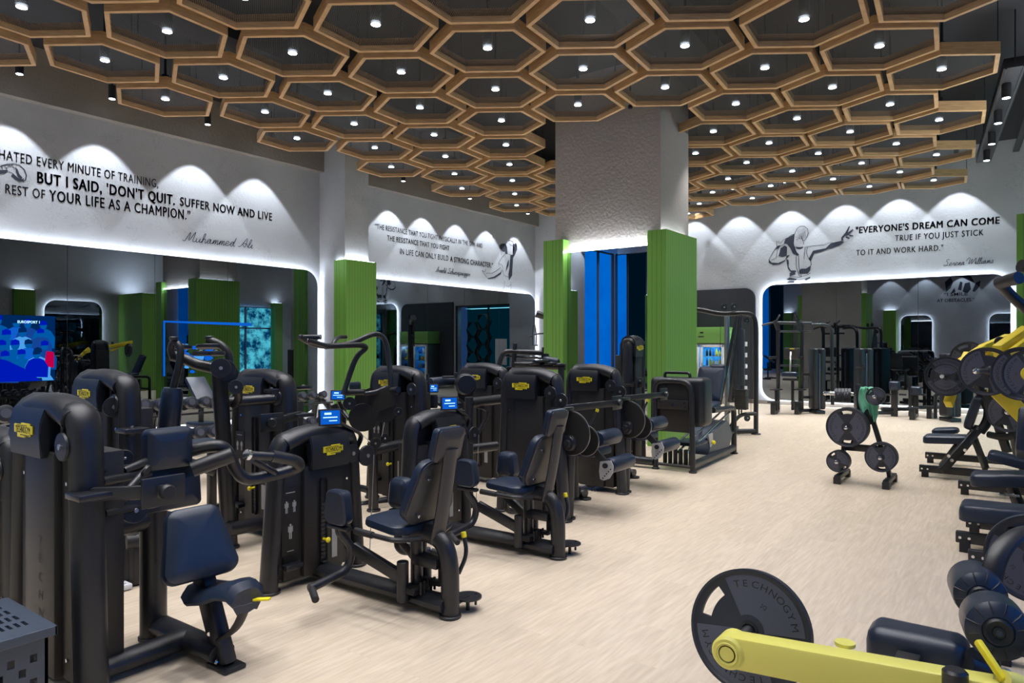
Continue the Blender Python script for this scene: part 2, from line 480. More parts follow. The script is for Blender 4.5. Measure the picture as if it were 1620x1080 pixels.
# back wall with the glazed opening hidden behind the column
mb = MB()
mb.box((X1+0.15, (YR+8.7)/2, ZC/2), (0.3, 8.7-YR, ZC)); mb.box((X1+0.15, 12.25, ZC/2), (0.3, 1.1, ZC)); mb.box((X1+0.15, 10.2, 4.6), (0.3, 3.0, 3.2))
struct(mb.build('wall_back', M_WALL))
struct(MB().box((18.93, 12.2, ZC/2), (0.62, 1.2, ZC)).build('wall_back_pilaster', M_WALL))
struct(MB().box((X1+0.1, 2.9, 0.05), (0.24, 8.9, 0.10)).build('baseboard_back', M_KERB))
# end wall
mb = MB(); mb.box((X0-0.15, (YR+11.2)/2, ZC/2), (0.3, 11.2-YR, ZC)); mb.box((X0-0.15, 11.8, 5.6), (0.3, 1.2, 1.2)); mb.box((X0-0.15, 11.8, 0.1), (0.3, 1.2, 0.2))
struct(mb.build('wall_end', M_WALL))
# right wall, open bay between x 13 and 18.4
mb = MB(); mb.box(((X0+.8)/2, YR-0.15, ZC/2), (.8-X0, 0.3, ZC)); mb.box(((6.4+13)/2, YR-0.15, ZC/2), (6.6, 0.3, ZC)); mb.box((3.6, YR-0.15, .6), (5.6, .3, 1.2)); mb.box((3.6, YR-0.15, 5.05), (5.6, .3, 2.3)); mb.box((18.85, YR-0.15, ZC/2), (0.9, 0.3, ZC)); mb.box((15.7, YR-0.15, 4.7), (5.4, 0.3, 3.0)); mb.box((15.7, YR-0.15, 0.1), (5.4, 0.3, 0.2))
struct(mb.build('wall_right', M_WALL))

def window(name, x0, x1, z0, z1, axis, c, nx, zs, m):
    """glazed bay: mullions as frame, outdoors seen beyond the pane"""
    mb = MB()
    def bx(a0, a1, b0, b1, dep=0.08):
        if axis == 'x': mb.box(((a0+a1)/2, c, (b0+b1)/2), (a1-a0, dep, b1-b0))
        else: mb.box((c, (a0+a1)/2, (b0+b1)/2), (dep, a1-a0, b1-b0))
    for k in range(nx+1):
        a = x0+(x1-x0)*k/nx; bx(a-0.03, a+0.03, z0, z1)
    for z in [z0]+zs+[z1]: bx(x0, x1, z-0.03, z+0.03)
    fr = mb.build(name, M_DUCT); struct(fr)
    mb = MB(); off = 0.12
    sgn = {'x': (1 if c > 5 else -1), 'y': (1 if c > 5 else -1)}[axis]
    if axis == 'x': mb.box(((x0+x1)/2, c+sgn*off, (z0+z1)/2), (x1-x0+0.05, 0.02, z1-z0+0.2))
    else: mb.box((c+sgn*off, (x0+x1)/2, (z0+z1)/2), (0.02, x1-x0+0.05, z1-z0+0.2))
    mb.build('outdoor_view', m, fr, smooth=False)
    return fr
window('window_1', 13.0, 18.4, 0.2, 3.2, 'x', YR-0.1, 4, [2.3], M_DAY)
window('window_2', 11.25, 12.0, 0.2, 5.0, 'y', X0-0.1, 1, [], M_DUSK)
window('window_6', 12.03, 12.5, 0.2, 5.0, 'y', X0-0.1, 1, [], M_BLUEWIN)
window('added_window_5', 0.8, 6.4, 1.2, 3.9, 'x', YR-0.1, 4, [], M_BLUEWIN)  # unseen glowing bay, added to throw blue light on the machines
window('window_3', -3.0, -0.75, 0.1, 5.0, 'x', YL+0.1, 2, [], M_BLUEWIN)
# niche with hexagonal towel shelves behind glass (seen only in the mirror)
fr = struct(MB().box((X1+0.02, 8.72, 1.5), (0.06, 0.05, 3.0)).box((X1+0.02, 10.2, 1.5), (0.06, 0.05, 3.0)).box((X1+0.02, 11.68, 1.5), (0.06, 0.05, 3.0)).box((X1+0.02, 10.2, 2.98), (0.06, 3.0, 0.05)).build('window_4', M_DUCT))
MB().box((X1+0.9, 10.2, 1.5), (0.02, 3.4, 3.2)).build('back_panel', M_TEALDIM, fr)
hs = thing('hexagonal_shelving', 'honeycomb towel shelving in the blue niche beyond the column', 'shelf', (X1+0.5, 10.2, 0))
k = 0
for i, (yy, zz) in enumerate([(9.1, .5), (9.1, 1.05), (9.1, 1.6), (9.1, 2.15), (9.58, .78), (9.58, 1.33), (9.58, 1.88), (9.58, 2.43), (11.2, .6), (11.2, 1.2), (11.2, 1.8), (11.2, 2.4)]):
    pts = [(X1+0.5, yy+0.3*math.cos(a*PI/3), zz+0.3*math.sin(a*PI/3)) for a in range(7)]
    MB().tube(pts, 0.02, 0.14, ref=(0, 0, 1), seg=6).build('shelf_cell', M_GREYBACK, hs)
lamp('niche_light', 'AREA', (X1+0.4, 10.2, 2.9), 12, (0.3, 0.9, 1.0), (0, 0, 0), shape='RECTANGLE', size=0.4, size_y=2.5)

# column in the middle of the room
struct(MB().box((10.86, 5.66, ZC/2), (1.12, 1.98, ZC)).build('wall_column', M_COLUMN))

def slats(mb, x0, x1, y0, y1, z0, z1, n_side=0):
    mb.box(((x0+x1)/2, (y0+y1)/2, (z0+z1)/2), (x1-x0, y1-y0, z1-z0))
def grooves(x0, x1, y0, y1, z0, z1, faces, pitch=0.075):
    """vertical V joints of the boards, as thin recess strips standing 1 mm proud"""
    mb = MB()
    for f in faces:
        if f in ('-x', '+x'):
            n = max(1, round((y1-y0)/pitch)); xx = x0-0.0008 if f == '-x' else x1+0.0008
            for k in range(1, n): mb.box((xx, y0+(y1-y0)*k/n, (z0+z1)/2), (0.0012, 0.006, z1-z0-0.01))
        else:
            n = max(1, round((x1-x0)/pitch)); yy = y0-0.0008 if f == '-y' else y1+0.0008
            for k in range(1, n): mb.box((x0+(x1-x0)*k/n, yy, (z0+z1)/2), (0.006, 0.0012, z1-z0-0.01))
    return mb
def cladding(label, boxes, faces, z1=3.4, strip=True, light=None):
    x0, x1, y0, y1 = boxes[0]
    t = thing('green_cladding', label, 'wall panel', ((x0+x1)/2, (y0+y1)/2, 0))
    for (x0, x1, y0, y1) in boxes:
        mb = MB(); slats(mb, x0, x1, y0, y1, 0.0, z1); mb.build('board_panel', M_GREEN, t, smooth=False)
        grooves(x0, x1, y0, y1, 0.0, z1, faces).build('board_joints', M_GROOVE, t, smooth=False)
    if strip:
        mb = MB()
        for (a0, a1, b0, b1) in (light or boxes): mb.box(((a0+a1)/2, (b0+b1)/2, z1+0.003), (max(0.02, a1-a0-0.06), max(0.02, b1-b0-0.06), 0.006))
        mb.build('light_strip', M_LEDTOP, t, smooth=False)
    return t
cladding('ribbed green casing on the right corner of the column', [(10.17, 11.42, 4.52, 4.67)], ('-y',), light=[(10.19, 11.3, 4.56, 4.64)])
t = bpy.data.objects['green_cladding']
mb = MB(); slats(mb, 10.17, 10.30, 4.67, 4.84, 0, 3.4); mb.build('board_panel', M_GREEN, t, smooth=False)
grooves(10.17, 10.30, 4.52, 4.84, 0, 3.4, ('-x',)).build('board_joints', M_GROOVE, t, smooth=False)
cladding('ribbed green casing on the left corner of the column', [(10.12, 11.42, 6.66, 6.78), (10.12, 10.30, 6.38, 6.66)], ('-x', '+y', '-y'), light=[(10.2, 11.3, 6.68, 6.76)])
cladding('ribbed green casing round the left wall pilaster', [(9.76, 10.60, 11.52, 11.66), (9.76, 9.84, 11.66, 11.92)], ('-x', '-y'))
cladding('tall green pilaster by the right wall near the corner', [(11.9, 12.7, -1.6, 0.12)], ('-x', '+y'), light=[(11.95, 12.65, -1.5, 0.08)])
cladding('green pilaster on the right wall before the rear mirror', [(8.6, 9.2, -1.6, -1.4)], ('-x', '+y'))
cladding('green pilaster at the end wall corner of the right side', [(-3.0, -2.8, -0.9, -0.3)], ('+x',))
cladding('green pilaster in the glazed rear corner by the end wall', [(-3.0, -2.75, 10.7, 11.15)], ('+x',))
cladding('green pilaster on the left wall beside the rear glazing', [(.3, .9, 12.15, 12.5)], ('-y',))
cladding('green pilaster between the two end wall mirrors', [(-3.0, -2.8, 5.5, 6.1)], ('+x',))
cladding('green pilaster on the right wall by the daylight bay', [(18.2, 18.6, -1.6, -1.3)], ('-x', '+y'))

def rrect(a0, a1, b0, b1, r, rounded=(1, 1, 1, 1), n=8):
    """2D rounded outline, corners: (a1,b0),(a1,b1),(a0,b1),(a0,b0)"""
    o = []
    for (sx, sy, a, f) in ((1, 0, -PI/2, rounded[0]), (1, 1, 0, rounded[1]), (0, 1, PI/2, rounded[2]), (0, 0, PI, rounded[3])):
        rr = r if f else 0.004
        cx = a1-rr if sx else a0+rr; cy = b1-rr if sy else b0+rr
        for k in range(n+1):
            t = a+PI/2*k/n; o.append((cx+rr*math.cos(t), cy+rr*math.sin(t)))
    return o
def wall_mirror(label, axis, c, a0, a1, z0, z1, side, seams=(), r=0.35, rounded=(1, 1, 1, 1), glow=True, m=None):
    """mirror standing 8 cm off the wall plane c, with a light strip behind its edge; side = direction it faces"""
    f = c + side*0.085
    def p3(a, z, d): return (a, d, z) if axis == 'x' else (d, a, z)
    loc = p3((a0+a1)/2, z0, f)
    t = thing('wall_mirror', label, 'mirror', loc)
    o = rrect(a0, a1, z0, z1, r, rounded)
    n = (0, -side*0.012, 0) if axis == 'x' else (-side*0.012, 0, 0)
    MB().prism([p3(a, z, f) for a, z in o], n).build('mirror_glass', m or M_MIRROR, t, smooth=False)
    o2 = rrect(a0+0.05, a1-0.05, z0+0.05, z1-0.05, r-0.04, rounded)
    n2 = (0, -side*0.068, 0) if axis == 'x' else (-side*0.068, 0, 0)
    # backing tray
    MB().prism([p3(a, z, f-side*0.0125) for a, z in rrect(a0+0.09, a1-0.09, z0+0.09, z1-0.09, r-0.08, rounded)], n2).build('backing_tray', M_DARK, t, smooth=False)
    if glow:
        pts = [Vector(p3(a, z, f-side*0.035)) for a, z in rrect(a0+0.04, a1-0.04, z0+0.04, z1-0.04, r-0.03, rounded)]
        pts.append(pts[0])
        MB().tube(pts, 0.012, seg=6, caps=False).build('light_strip', M_LED, t)
    if seams:
        mb = MB()
        for s_ in seams: mb.box(p3(s_, (z0+z1)/2, f+side*0.0006), (0.006, 0.001, z1-z0-0.02) if axis == 'x' else (0.001, 0.006, z1-z0-0.02))
        mb.build('panel_seam', M_DARK, t, smooth=False)
    return t
wall_mirror('long backlit mirror along the near left wall', 'x', YL, 1.0, 9.72, 0.14, 3.2, -1, (2.0, 3.4, 4.8, 6.2, 7.6), rounded=(1, 1, 0, 0))
wall_mirror('backlit mirror under the strong character quote', 'x', YL2, 10.56, 18.5, 0.14, 3.2, -1, (12.0, 13.5, 15.0, 16.6), rounded=(1, 1, 0, 0))
wall_mirror('wide backlit mirror on the far wall under the dream quote', 'y', X1, 0.3, 5.75, 0.13, 3.2, -1, (2.1, 3.9))
wall_mirror('narrow mirror between green casings on the column', 'y', 10.335, 4.84, 6.38, 0.14, 3.18, -1, (), r=0.01, rounded=(0, 0, 0, 0), m=mirror_mat('column_mirror_glass', (0.45, 0.48, 0.52)))
wall_mirror('rounded backlit mirror on the right wall before the green pilaster', 'x', YR, 9.5, 11.3, 0.25, 3.1, 1)
wall_mirror('upright backlit mirror on the end wall nearer the corner', 'y', X0, -0.2, 1.5, 0.25, 3.1, 1)
wall_mirror('upright backlit mirror on the end wall beside the rider drawing', 'y', X0, 3.9, 5.3, 0.25, 3.1, 1)
# bright shelf above the column mirror
tag(MB().box((10.24, 5.61, 3.20), (0.03, 1.5, 0.02)).build('light_strip', M_LED, loc=(10.24, 5.61, 3.2)), 'bright light strip along the top of the column mirror', 'light')

# grey rounded wall panel round the drinks fridge

o = rrect(5.95, 8.6, 0.12, 3.15, 0.3, (0, 0, 1, 0))

tag(MB().prism([(X1-0.05, a, z) for a, z in o], (0.05, 0, 0)).build('wall_panel', M_GREYD, loc=(X1, 7.2, 0)), 'dark grey rounded wall panel behind the drinks fridge', 'wall panel')
for k in range(5):
    p = PU(1180, 544+k*17.5, X1-0.06)
    tag(MB().box(p, (0.03, 0.07, 0.12), 0.004).build('storage_peg', M_WHITE, loc=p), 'small white peg in the column beside the drinks fridge', 'peg', 'white pegs on the grey wall panel')

# ------------------------------------------------------------------ ceiling honeycomb
IJ = [(-7,15),(-6,13),(-6,14),(-6,15),(-5,11),(-5,12),(-5,13),(-5,14),(-5,15),(-4,9),(-4,10),(-4,11),(-4,12),(-4,13),(-4,14),(-4,15),(-3,8),(-3,9),(-3,10),(-3,11),(-3,12),(-3,13),(-3,14),(-3,15),(-2,7),(-2,8),(-2,9),(-2,10),(-2,11),(-1,7),(-1,8),(0,6),(0,7),(0,8),(1,6),(1,7),(1,8),(1,9),(1,10),(1,11),(1,12),(1,13),(2,5),(2,6),(2,7),(2,8),(2,9),(2,10),(2,11),(3,4),(3,5),(3,6),(3,7),(3,8),(3,9),(4,4),(4,5),(4,6),(4,7),(5,3),(5,4),(5,5)]
HC = 3.55; HZ = 1.6+HC
CO = [(-0.1352, -0.6677), (-0.1372, 1.3446), (1.153, 0.7602), (0.0078, 0.0098), (0.0044, 0.0015), (-0.0013, 0.0)]
def lat(i, j):
    bs = (1, i, j, i*i, i*j, j*j)
    return sum(a*c[0] for a, c in zip(bs, CO)), sum(a*c[1] for a, c in zip(bs, CO))
cells = {ij: lat(*ij) for ij in IJ}
for i in range(-6, 9):
    for j in range(-4, 12):
        if (i, j) in cells: continue
        x, y = lat(i, j)
        # rows nearer than the visible ones, and the few missing neighbours inside the field
        if -1.6 < x < 8.5 and 0.1 < y < 10.2 and (i, j) not in ((5, 6),): cells[(i, j)] = (x, y)
for ij in ((0, 13), (0, 12), (0, 14), (0, 11), (-1, 12), (-1, 13), (-1, 14), (-2, 12), (-2, 13), (-2, 14), (-1, 11), (-3, 16), (-2, 15), (-1, 15)):
    x, y = lat(*ij)
    if x < 18.3 and y < 11.4: cells[ij] = (x, y)
HEXR = 1.225/math.sqrt(3); HROT = math.radians(4.25)
def make_hex():
    t = thing('timber_hexagon', 'hexagonal timber frame with black mesh hanging in the ceiling honeycomb', 'ceiling decor', (0, 0, HZ), 0, 'hexagonal ceiling frames')
    mb = MB(); ro, ri, z0, z1 = HEXR, HEXR-0.056, HZ-0.02, HZ+0.13
    V = []
    for r, z in ((ro, z0), (ri, z0), (ri, z1), (ro, z1)):
        V.append([mb.bm.verts.new((r*math.cos(HROT+k*PI/3), r*math.sin(HROT+k*PI/3), z)) for k in range(6)])
    for a in range(4):
        for k in range(6): mb.face((V[a][k], V[a][(k+1) % 6], V[(a+1) % 4][(k+1) % 6], V[(a+1) % 4][k]))
    mb.build('timber_rim', M_WOOD, t, smooth=False)
    mb = MB(); vs = [mb.bm.verts.new((ri*math.cos(HROT+k*PI/3), ri*math.sin(HROT+k*PI/3), z0+0.065)) for k in range(6)]; mb.face(vs)
    mb.build('mesh_panel', M_MESH, t, smooth=False)
    for k in (1, 4):
        mb = MB(); a = HROT+k*PI/3+PI/6; mb.cyl((0.6*math.cos(a), 0.6*math.sin(a), HZ+0.13), (0.6*math.cos(a), 0.6*math.sin(a), ZC), 0.006, seg=6); mb.build('hanging_rod', M_DUCT, t)
    return t
def make_down():
    t = thing('downlight', 'black cylinder downlight glowing in the middle of a ceiling hexagon', 'ceiling light', (0, 0, HZ+0.06), 0, 'downlights in the ceiling hexagons')
    MB().lathe([(0.052, 0.0), (0.060, 0.0), (0.060, 0.30), (0.055, 0.32), (0.02, 0.32), (0.012, ZC-HZ-0.06)], (0, 0, HZ+0.06), (0, 0, 1), 20).build('housing', M_DUCT, t)
    MB().lathe([(0.0, 0.0), (0.052, 0.0), (0.052, 0.006), (0.0, 0.006)], (0, 0, HZ+0.03), (0, 0, 1), 20).build('lens', M_LENS, t)
    return t
hex0, down0 = make_hex(), make_down()
first = True
ld = bpy.data.lights.new('downlight_beam', 'SPOT'); ld.energy = DOWN_W; ld.color = (0.98, 0.97, 1.0); ld.spot_size = math.radians(84); ld.spot_blend = 1.0; ld.shadow_soft_size = 0.05
for n, ((i, j), (x, y)) in enumerate(sorted(cells.items())):
    if first: hex0.location = (x, y, HZ); down0.location = (x, y, HZ+0.06); first = False
    else:
        copy_tree(hex0, loc=(x, y, HZ)); copy_tree(down0, loc=(x, y, HZ+0.06))
    l = bpy.data.objects.new('downlight_beam', ld); COL.objects.link(l); l.location = (x, y, HZ-0.01)

# wall washers
def washer(x, y, z, tx, ty, label, show=True):
    t = thing('wall_washer', label, 'ceiling light', (x, y, z), 0, 'wall washer spots')
    MB().lathe([(0.045, 0), (0.055, 0), (0.055, 0.22), (0.012, 0.23), (0.012, ZC-z)], (x, y, z), (0, 0, 1), 16).build('housing', M_DUCT, t)
    MB().lathe([(0, 0), (0.045, 0), (0.045, 0.006), (0, 0.006)], (x, y, z-0.004), (0, 0, 1), 16).build('lens', M_LENS, t)
    lamp('washer_beam', 'SPOT', (x, y, z-0.02), WASH_W, (0.86, 0.92, 1.0), (0, 0, 0), spot_size=math.radians(75), spot_blend=0.12, shadow_soft_size=0.03)
for x in (-0.2, 1.2, 2.6, 4.0, 5.3, 6.95, 8.28): washer(x, YL-0.5, 5.6, 0, 0, 'small black spot washing the near left wall')
for x in (12.2, 13.4, 14.74, 16.1, 17.5): washer(x, YL2-0.5, 5.6, 0, 0, 'small black spot washing the wall beyond the pilaster')
for y in (1.3, 2.53, 3.73, 5.05, 6.4, 7.7): washer(X1-0.5, y, 5.8, 0, 0, 'small black spot washing the far wall')
for y in (1.0, 2.6, 4.2, 5.8): washer(X0+0.5, y, 5.6, 0, 0, 'small black spot washing the end wall')

# ceiling services
def duct(label, a, b, w_, h, cat='duct', name='ceiling_duct'):
    a, b = Vector(a), Vector(b)
    tag(MB().span(a, b, w_, h, 0.01).build(name, M_DUCT, loc=(a+b)/2), label, cat)
duct('broad black air duct crossing above the hexagons', (-2.8, 3.0, 5.85), (18.9, 4.6, 5.85), 0.7, 0.35)
duct('black air duct above the honeycomb near the left wall', (-2.8, 8.2, 5.85), (18.4, 9.8, 5.85), 0.5, 0.3)
duct('black cable tray above the right machines', (2.0, -1.1, 5.85), (18.9, 0.2, 5.85), 0.12, 0.05, 'cable tray', 'cable_tray')
# lighting track at the right edge of the ceiling
tr = thing('lighting_track', 'black recessed lighting track along the right side of the ceiling', 'lighting track', (12, 0.0, 5.5))
ta, tb = D(1606, 110, 9.6), D(1556, 255, 14.6)
ta.z = tb.z = 5.48
MB().span(ta, tb, 0.26, 0.14, 0.005).build('track_housing', M_DUCT, tr)
off = (tb-ta).normalized().cross(Vector((0, 0, 1)))*0.1
MB().span(ta+off-Vector((0, 0, 0.075)), tb+off-Vector((0, 0, 0.075)), 0.02, 0.012).span(ta-off-Vector((0, 0, 0.075)), tb-off-Vector((0, 0, 0.075)), 0.02, 0.012).build('track_rail', M_GREYBACK, tr)
MB().cyl(ta, (ta.x, ta.y, ZC), 0.01).cyl(tb, (tb.x, tb.y, ZC), 0.01).build('hanging_rod', M_DUCT, tr)
for px, py, lb in ((1592, 155, 'nearest'), (1579, 195, 'second nearest'), (1569, 228, 'second farthest'), (1561, 254, 'farthest')):
    z = 5.2; p = D(px, py, (z-1.6)*F/(545-py))
    t = thing('track_spotlight', lb+' of the four spotlights on the right ceiling track', 'ceiling light', p)
    MB().lathe([(0.05, 0), (0.06, 0), (0.06, 0.2), (0.03, 0.24), (0.015, 0.28)], p, (0, 0, 1), 16).build('housing', M_DUCT, t)
    MB().lathe([(0, 0), (0.05, 0), (0.05, 0.006), (0, 0.006)], p-Vector((0, 0, 0.004)), (0, 0, 1), 16).build('lens', M_LENS, t)
    lamp('track_beam', 'SPOT', p-Vector((0, 0, 0.02)), 180, (0.95, 0.96, 1.0), (0, 0, 0), spot_size=math.radians(85), spot_blend=0.6, shadow_soft_size=0.04)
# small sprinkler heads between the hexagons
for px, py in ((819, 50), (997, 172), (429, 158), (1362, 235), (1423, 213), (840, 303), (1295, 120)):
    z = HZ+0.05; p = D(px, py, (z-1.6)*F/(545-py))
    tag(MB().lathe([(0.0, 0), (0.035, 0.005), (0.035, 0.05), (0.012, 0.07), (0.012, ZC-z)], p, (0, 0, 1), 12).build('sprinkler_head', M_DUCT, loc=p), 'small black sprinkler head dropping between ceiling hexagons', 'sprinkler', 'black sprinkler heads')

# ------------------------------------------------------------------ lettering on the walls
def wall_line(parent, body, A, B, cap, proj, c, xoff=0.0, offset=0.0, shear=0.0, name='lettering'):
    """one line of text from pixel-measured baseline ends on a real wall plane; cap height in metres"""
    a, b = proj(A[0], A[1], c), proj(B[0], B[1], c)
    me = text_mesh(body, 0.0, 1.0, shear, 0.0, 1.12)
    xs = [v.co.x for v in me.vertices]; ln = max(xs)-min(xs)
    d = b-a; L = d.length; d.normalize(); n = d.cross(Vector((0, 0, 1))); up = n.cross(d)*-1
    up = Vector((0, 0, 1)) - d*d.z; up.normalize()
    n = d.cross(up)
    sx = L/ln; sy = cap/0.729
    M = basis(a - d*min(xs)*sx + n*0.006, d*sx, up*sy, n)
    mb = MB()
    for k in (-1, -.33, .33, 1):
        for kz in ((-.4, .4) if offset > .015 else (0,)): mb.text(me, M @ Matrix.Translation((k*offset, kz*offset, 0)))
    o = mb.build(name, M_WINK, parent, smooth=False)
    return o
# joined-up handwriting: strokes on a unit x-height, advancing to the right
SCRIPT = {
 'a': ((.55,.9),(.2,.95),(0,.5),(.15,.05),(.45,.2),(.6,.9),(.58,.2),(.75,.02),(.95,.25)), 'c': ((.6,.85),(.3,1),(0,.5),(.2,.02),(.5,.05),(.8,.3)),
 'd': ((.55,.9),(.2,.95),(0,.5),(.15,.05),(.45,.2),(.75,2.0),(.6,.4),(.75,.02),(.95,.25)), 'e': ((.05,.4),(.5,.6),(.5,.95),(.2,.98),(.02,.5),(.2,.02),(.5,.08),(.85,.35)),
 'g': ((.55,.9),(.2,.95),(0,.5),(.15,.05),(.45,.2),(.6,.9),(.5,-.6),(.15,-.9),(.1,-.5),(.9,.3)), 'h': ((0,.1),(.3,1.2),(.35,2.0),(.15,1.9),(.1,.0),(.25,.7),(.5,.95),(.6,.6),(.6,.1),(.75,.02),(.9,.25)),
 'i': ((0,.2),(.2,.9),(.15,.2),(.3,.02),(.5,.25)), 'l': ((0,.2),(.35,1.4),(.35,2.0),(.15,1.8),(.1,.3),(.25,.02),(.5,.25)),
 'm': ((0,.2),(.15,.95),(.12,.0),(.3,.8),(.45,.9),(.45,.0),(.62,.8),(.8,.9),(.82,.1),(.95,.02),(1.1,.25)), 'n': ((0,.2),(.15,.95),(.12,.0),(.35,.8),(.52,.9),(.55,.1),(.68,.02),(.85,.25)),
 'o': ((.4,.95),(.05,.8),(.02,.2),(.35,.02),(.55,.5),(.4,.95),(.85,.8)), 'r': ((0,.2),(.2,.95),(.3,.8),(.5,.85),(.45,.3),(.55,.02),(.75,.25)),
 's': ((0,.1),(.35,1.0),(.5,.4),(.3,.0),(.05,.1),(.35,.02),(.7,.25)), 'u': ((0,.9),(.05,.2),(.25,.02),(.5,.3),(.6,.9),(.6,.2),(.72,.02),(.9,.25)),
 'w': ((0,.9),(.1,.1),(.3,.1),(.4,.8),(.5,.1),(.7,.1),(.8,.9),(1.0,.8)), 'z': ((0,.9),(.5,.95),(.1,.1),(.5,.0),(.4,-.5),(.15,-.6),(.8,.25)), ' ': (),
 'M': ((-.3,.2),(.1,.1),(.6,2.1),(.7,.2),(1.4,2.2),(1.35,.3),(1.6,.05),(1.85,.3)), 'A': ((-.2,.1),(.3,.3),(1.1,2.2),(1.1,.1),(.5,.9),(1.3,.8),(1.6,.2)),
 'S': ((1.2,1.9),(.8,2.2),(.4,1.7),(.9,1.1),(.8,.2),(.2,.0),(-.1,.4),(.5,.3),(1.3,.1),(1.5,.3)), 'W': ((-.6,1.2),(-.2,2.1),(.3,2.0),(.35,.1),(1.0,1.8),(1.05,.1),(1.9,2.1),(2.0,.4),(2.1,.2))}
def wall_script(parent, body, A, B, xh, proj, c, wd):
    a, b = proj(A[0], A[1], c), proj(B[0], B[1], c)
    pts = []; words = []; x = 0
    for ch in body:
        g = SCRIPT[ch]
        if not g: words.append(pts); pts = []; x += .7; continue
        pts += [(x+p[0]+p[1]*.25, p[1]) for p in g]; x += max(p[0] for p in g)+.02
    words.append(pts)
    d = b-a; L = d.length; d.normalize(); up = Vector((0, 0, 1))-d*d.z; up.normalize(); n = d.cross(up)
    mb = MB()
    for w_ in words:
        P3 = []
        for i in range(len(w_)-1):
            p0, p1, p2, p3 = w_[max(0, i-1)], w_[i], w_[i+1], w_[min(len(w_)-1, i+2)]
            for k in range(4):
                t = k/4; q = [.5*((2*p1[m])+(-p0[m]+p2[m])*t+(2*p0[m]-5*p1[m]+4*p2[m]-p3[m])*t*t+(-p0[m]+3*p1[m]-3*p2[m]+p3[m])*t**3) for m in (0, 1)]
                P3.append(a+d*(q[0]*L/x)+up*(q[1]*xh)+n*.006)
        prev = None
        for i in range(len(P3)):
            t = P3[min(i+1, len(P3)-1)]-P3[max(i-1, 0)]
            if t.length < 1e-6: continue
            s_ = t.normalized().cross(n)*wd/2; cur = (mb.bm.verts.new(P3[i]+s_), mb.bm.verts.new(P3[i]-s_))
            if prev: mb.face((prev[0], prev[1], cur[1], cur[0]))
            prev = cur
    return mb.build('signature', M_WINK, parent, smooth=False)
q = thing('wall_quote', 'three line training quote lettered on the near left wall', 'wall lettering', (4.5, YL, 3.9))
for (b_, A, B, cap, of) in (("I HATED EVERY MINUTE OF TRAINING,", (-12, 249), (250, 297), .155, .012),
        ("BUT I SAID, 'DON'T QUIT.", (59, 289), (276, 324), .185, .034), ("SUFFER NOW AND LIVE", (285, 325), (430, 349), .165, .025),
        ("THE REST OF", (-32, 300), (71, 315), .155, .012), ("YOUR LIFE AS A CHAMPION.\u201d", (78, 317), (301, 348), .18, .02)):
    wall_line(q, b_, A, B, cap, PV, YL, 0, of)
q = thing('wall_signature', 'handwritten signature under the quote on the near left wall', 'wall lettering', (6.9, YL, 3.4))
wall_script(q, "Muhammed Ali", (291, 381), (400, 393), .085, PV, YL, .012)
q = thing('wall_quote', 'quote about resistance and strong character on the wall beyond the pilaster', 'wall lettering', (13.5, YL2, 3.9))
for (b_, A, B, cap, of) in (("\u201cTHE RESISTANCE THAT YOU FIGHT PHYSICALLY IN THE GYM AND", (593.3, 361.5), (763, 392.3), .135, .012),
        ("THE RESISTANCE THAT YOU FIGHT", (612.4, 380), (710.5, 396.2), .135, .02), ("IN LIFE CAN ONLY BUILD", (632.7, 401.6), (709, 412.7), .155, .008),
        ("A STRONG CHARACTER.\u201d", (712, 413.4), (779.5, 423.6), .15, .028)):
    wall_line(q, b_, A, B, cap, PV, YL2, 0, of)
q = thing('wall_signature', 'handwritten signature under the strong character quote', 'wall lettering', (14.5, YL2, 3.4))
wall_script(q, "Arnold Schwarzenegger", (689, 430), (743.5, 437), .07, PV, YL2, .013)
q = thing('wall_quote', 'quote about everyone and dreams lettered on the far wall', 'wall lettering', (X1, 2.3, 4.2))
for (b_, A, B, cap, of) in (("\u0022EVERYONE'S DREAM CAN COME", (1354, 369), (1581, 353.5), .165, .034),
        ("TRUE IF YOU JUST STICK", (1416, 381), (1556, 372), .145, .012), ("TO IT AND WORK HARD.\u0022", (1354.7, 404), (1492, 396), .145, .012)):
    wall_line(q, b_, A, B, cap, PU, X1, 0, of)
q = thing('wall_signature', 'handwritten signature under the dream quote on the far wall', 'wall lettering', (X1, 1.4, 3.4))
wall_script(q, "Serena Williams", (1493, 421), (1571.6, 416), .07, PU, X1, .011)
q = thing('wall_quote', 'short smile at obstacles quote on the end wall seen in the far mirror', 'wall lettering', (X0, 2.6, 3.7))
for b_, z, s_ in (("\u201cI SMILE", 4.05, 1.0), ("AT OBSTACLES.\u201d", 3.75, 1.6)):
    me = text_mesh(b_, 0.015)
    xs = [v.co.x for v in me.vertices]; ln = max(xs)-min(xs)
    MB().text(me, basis((X0+0.006, 2.9+s_/2, z), (0, -s_/ln, 0), (0, 0, 0.23), (1, 0, 0))).build('lettering', M_WINK, q, smooth=False)

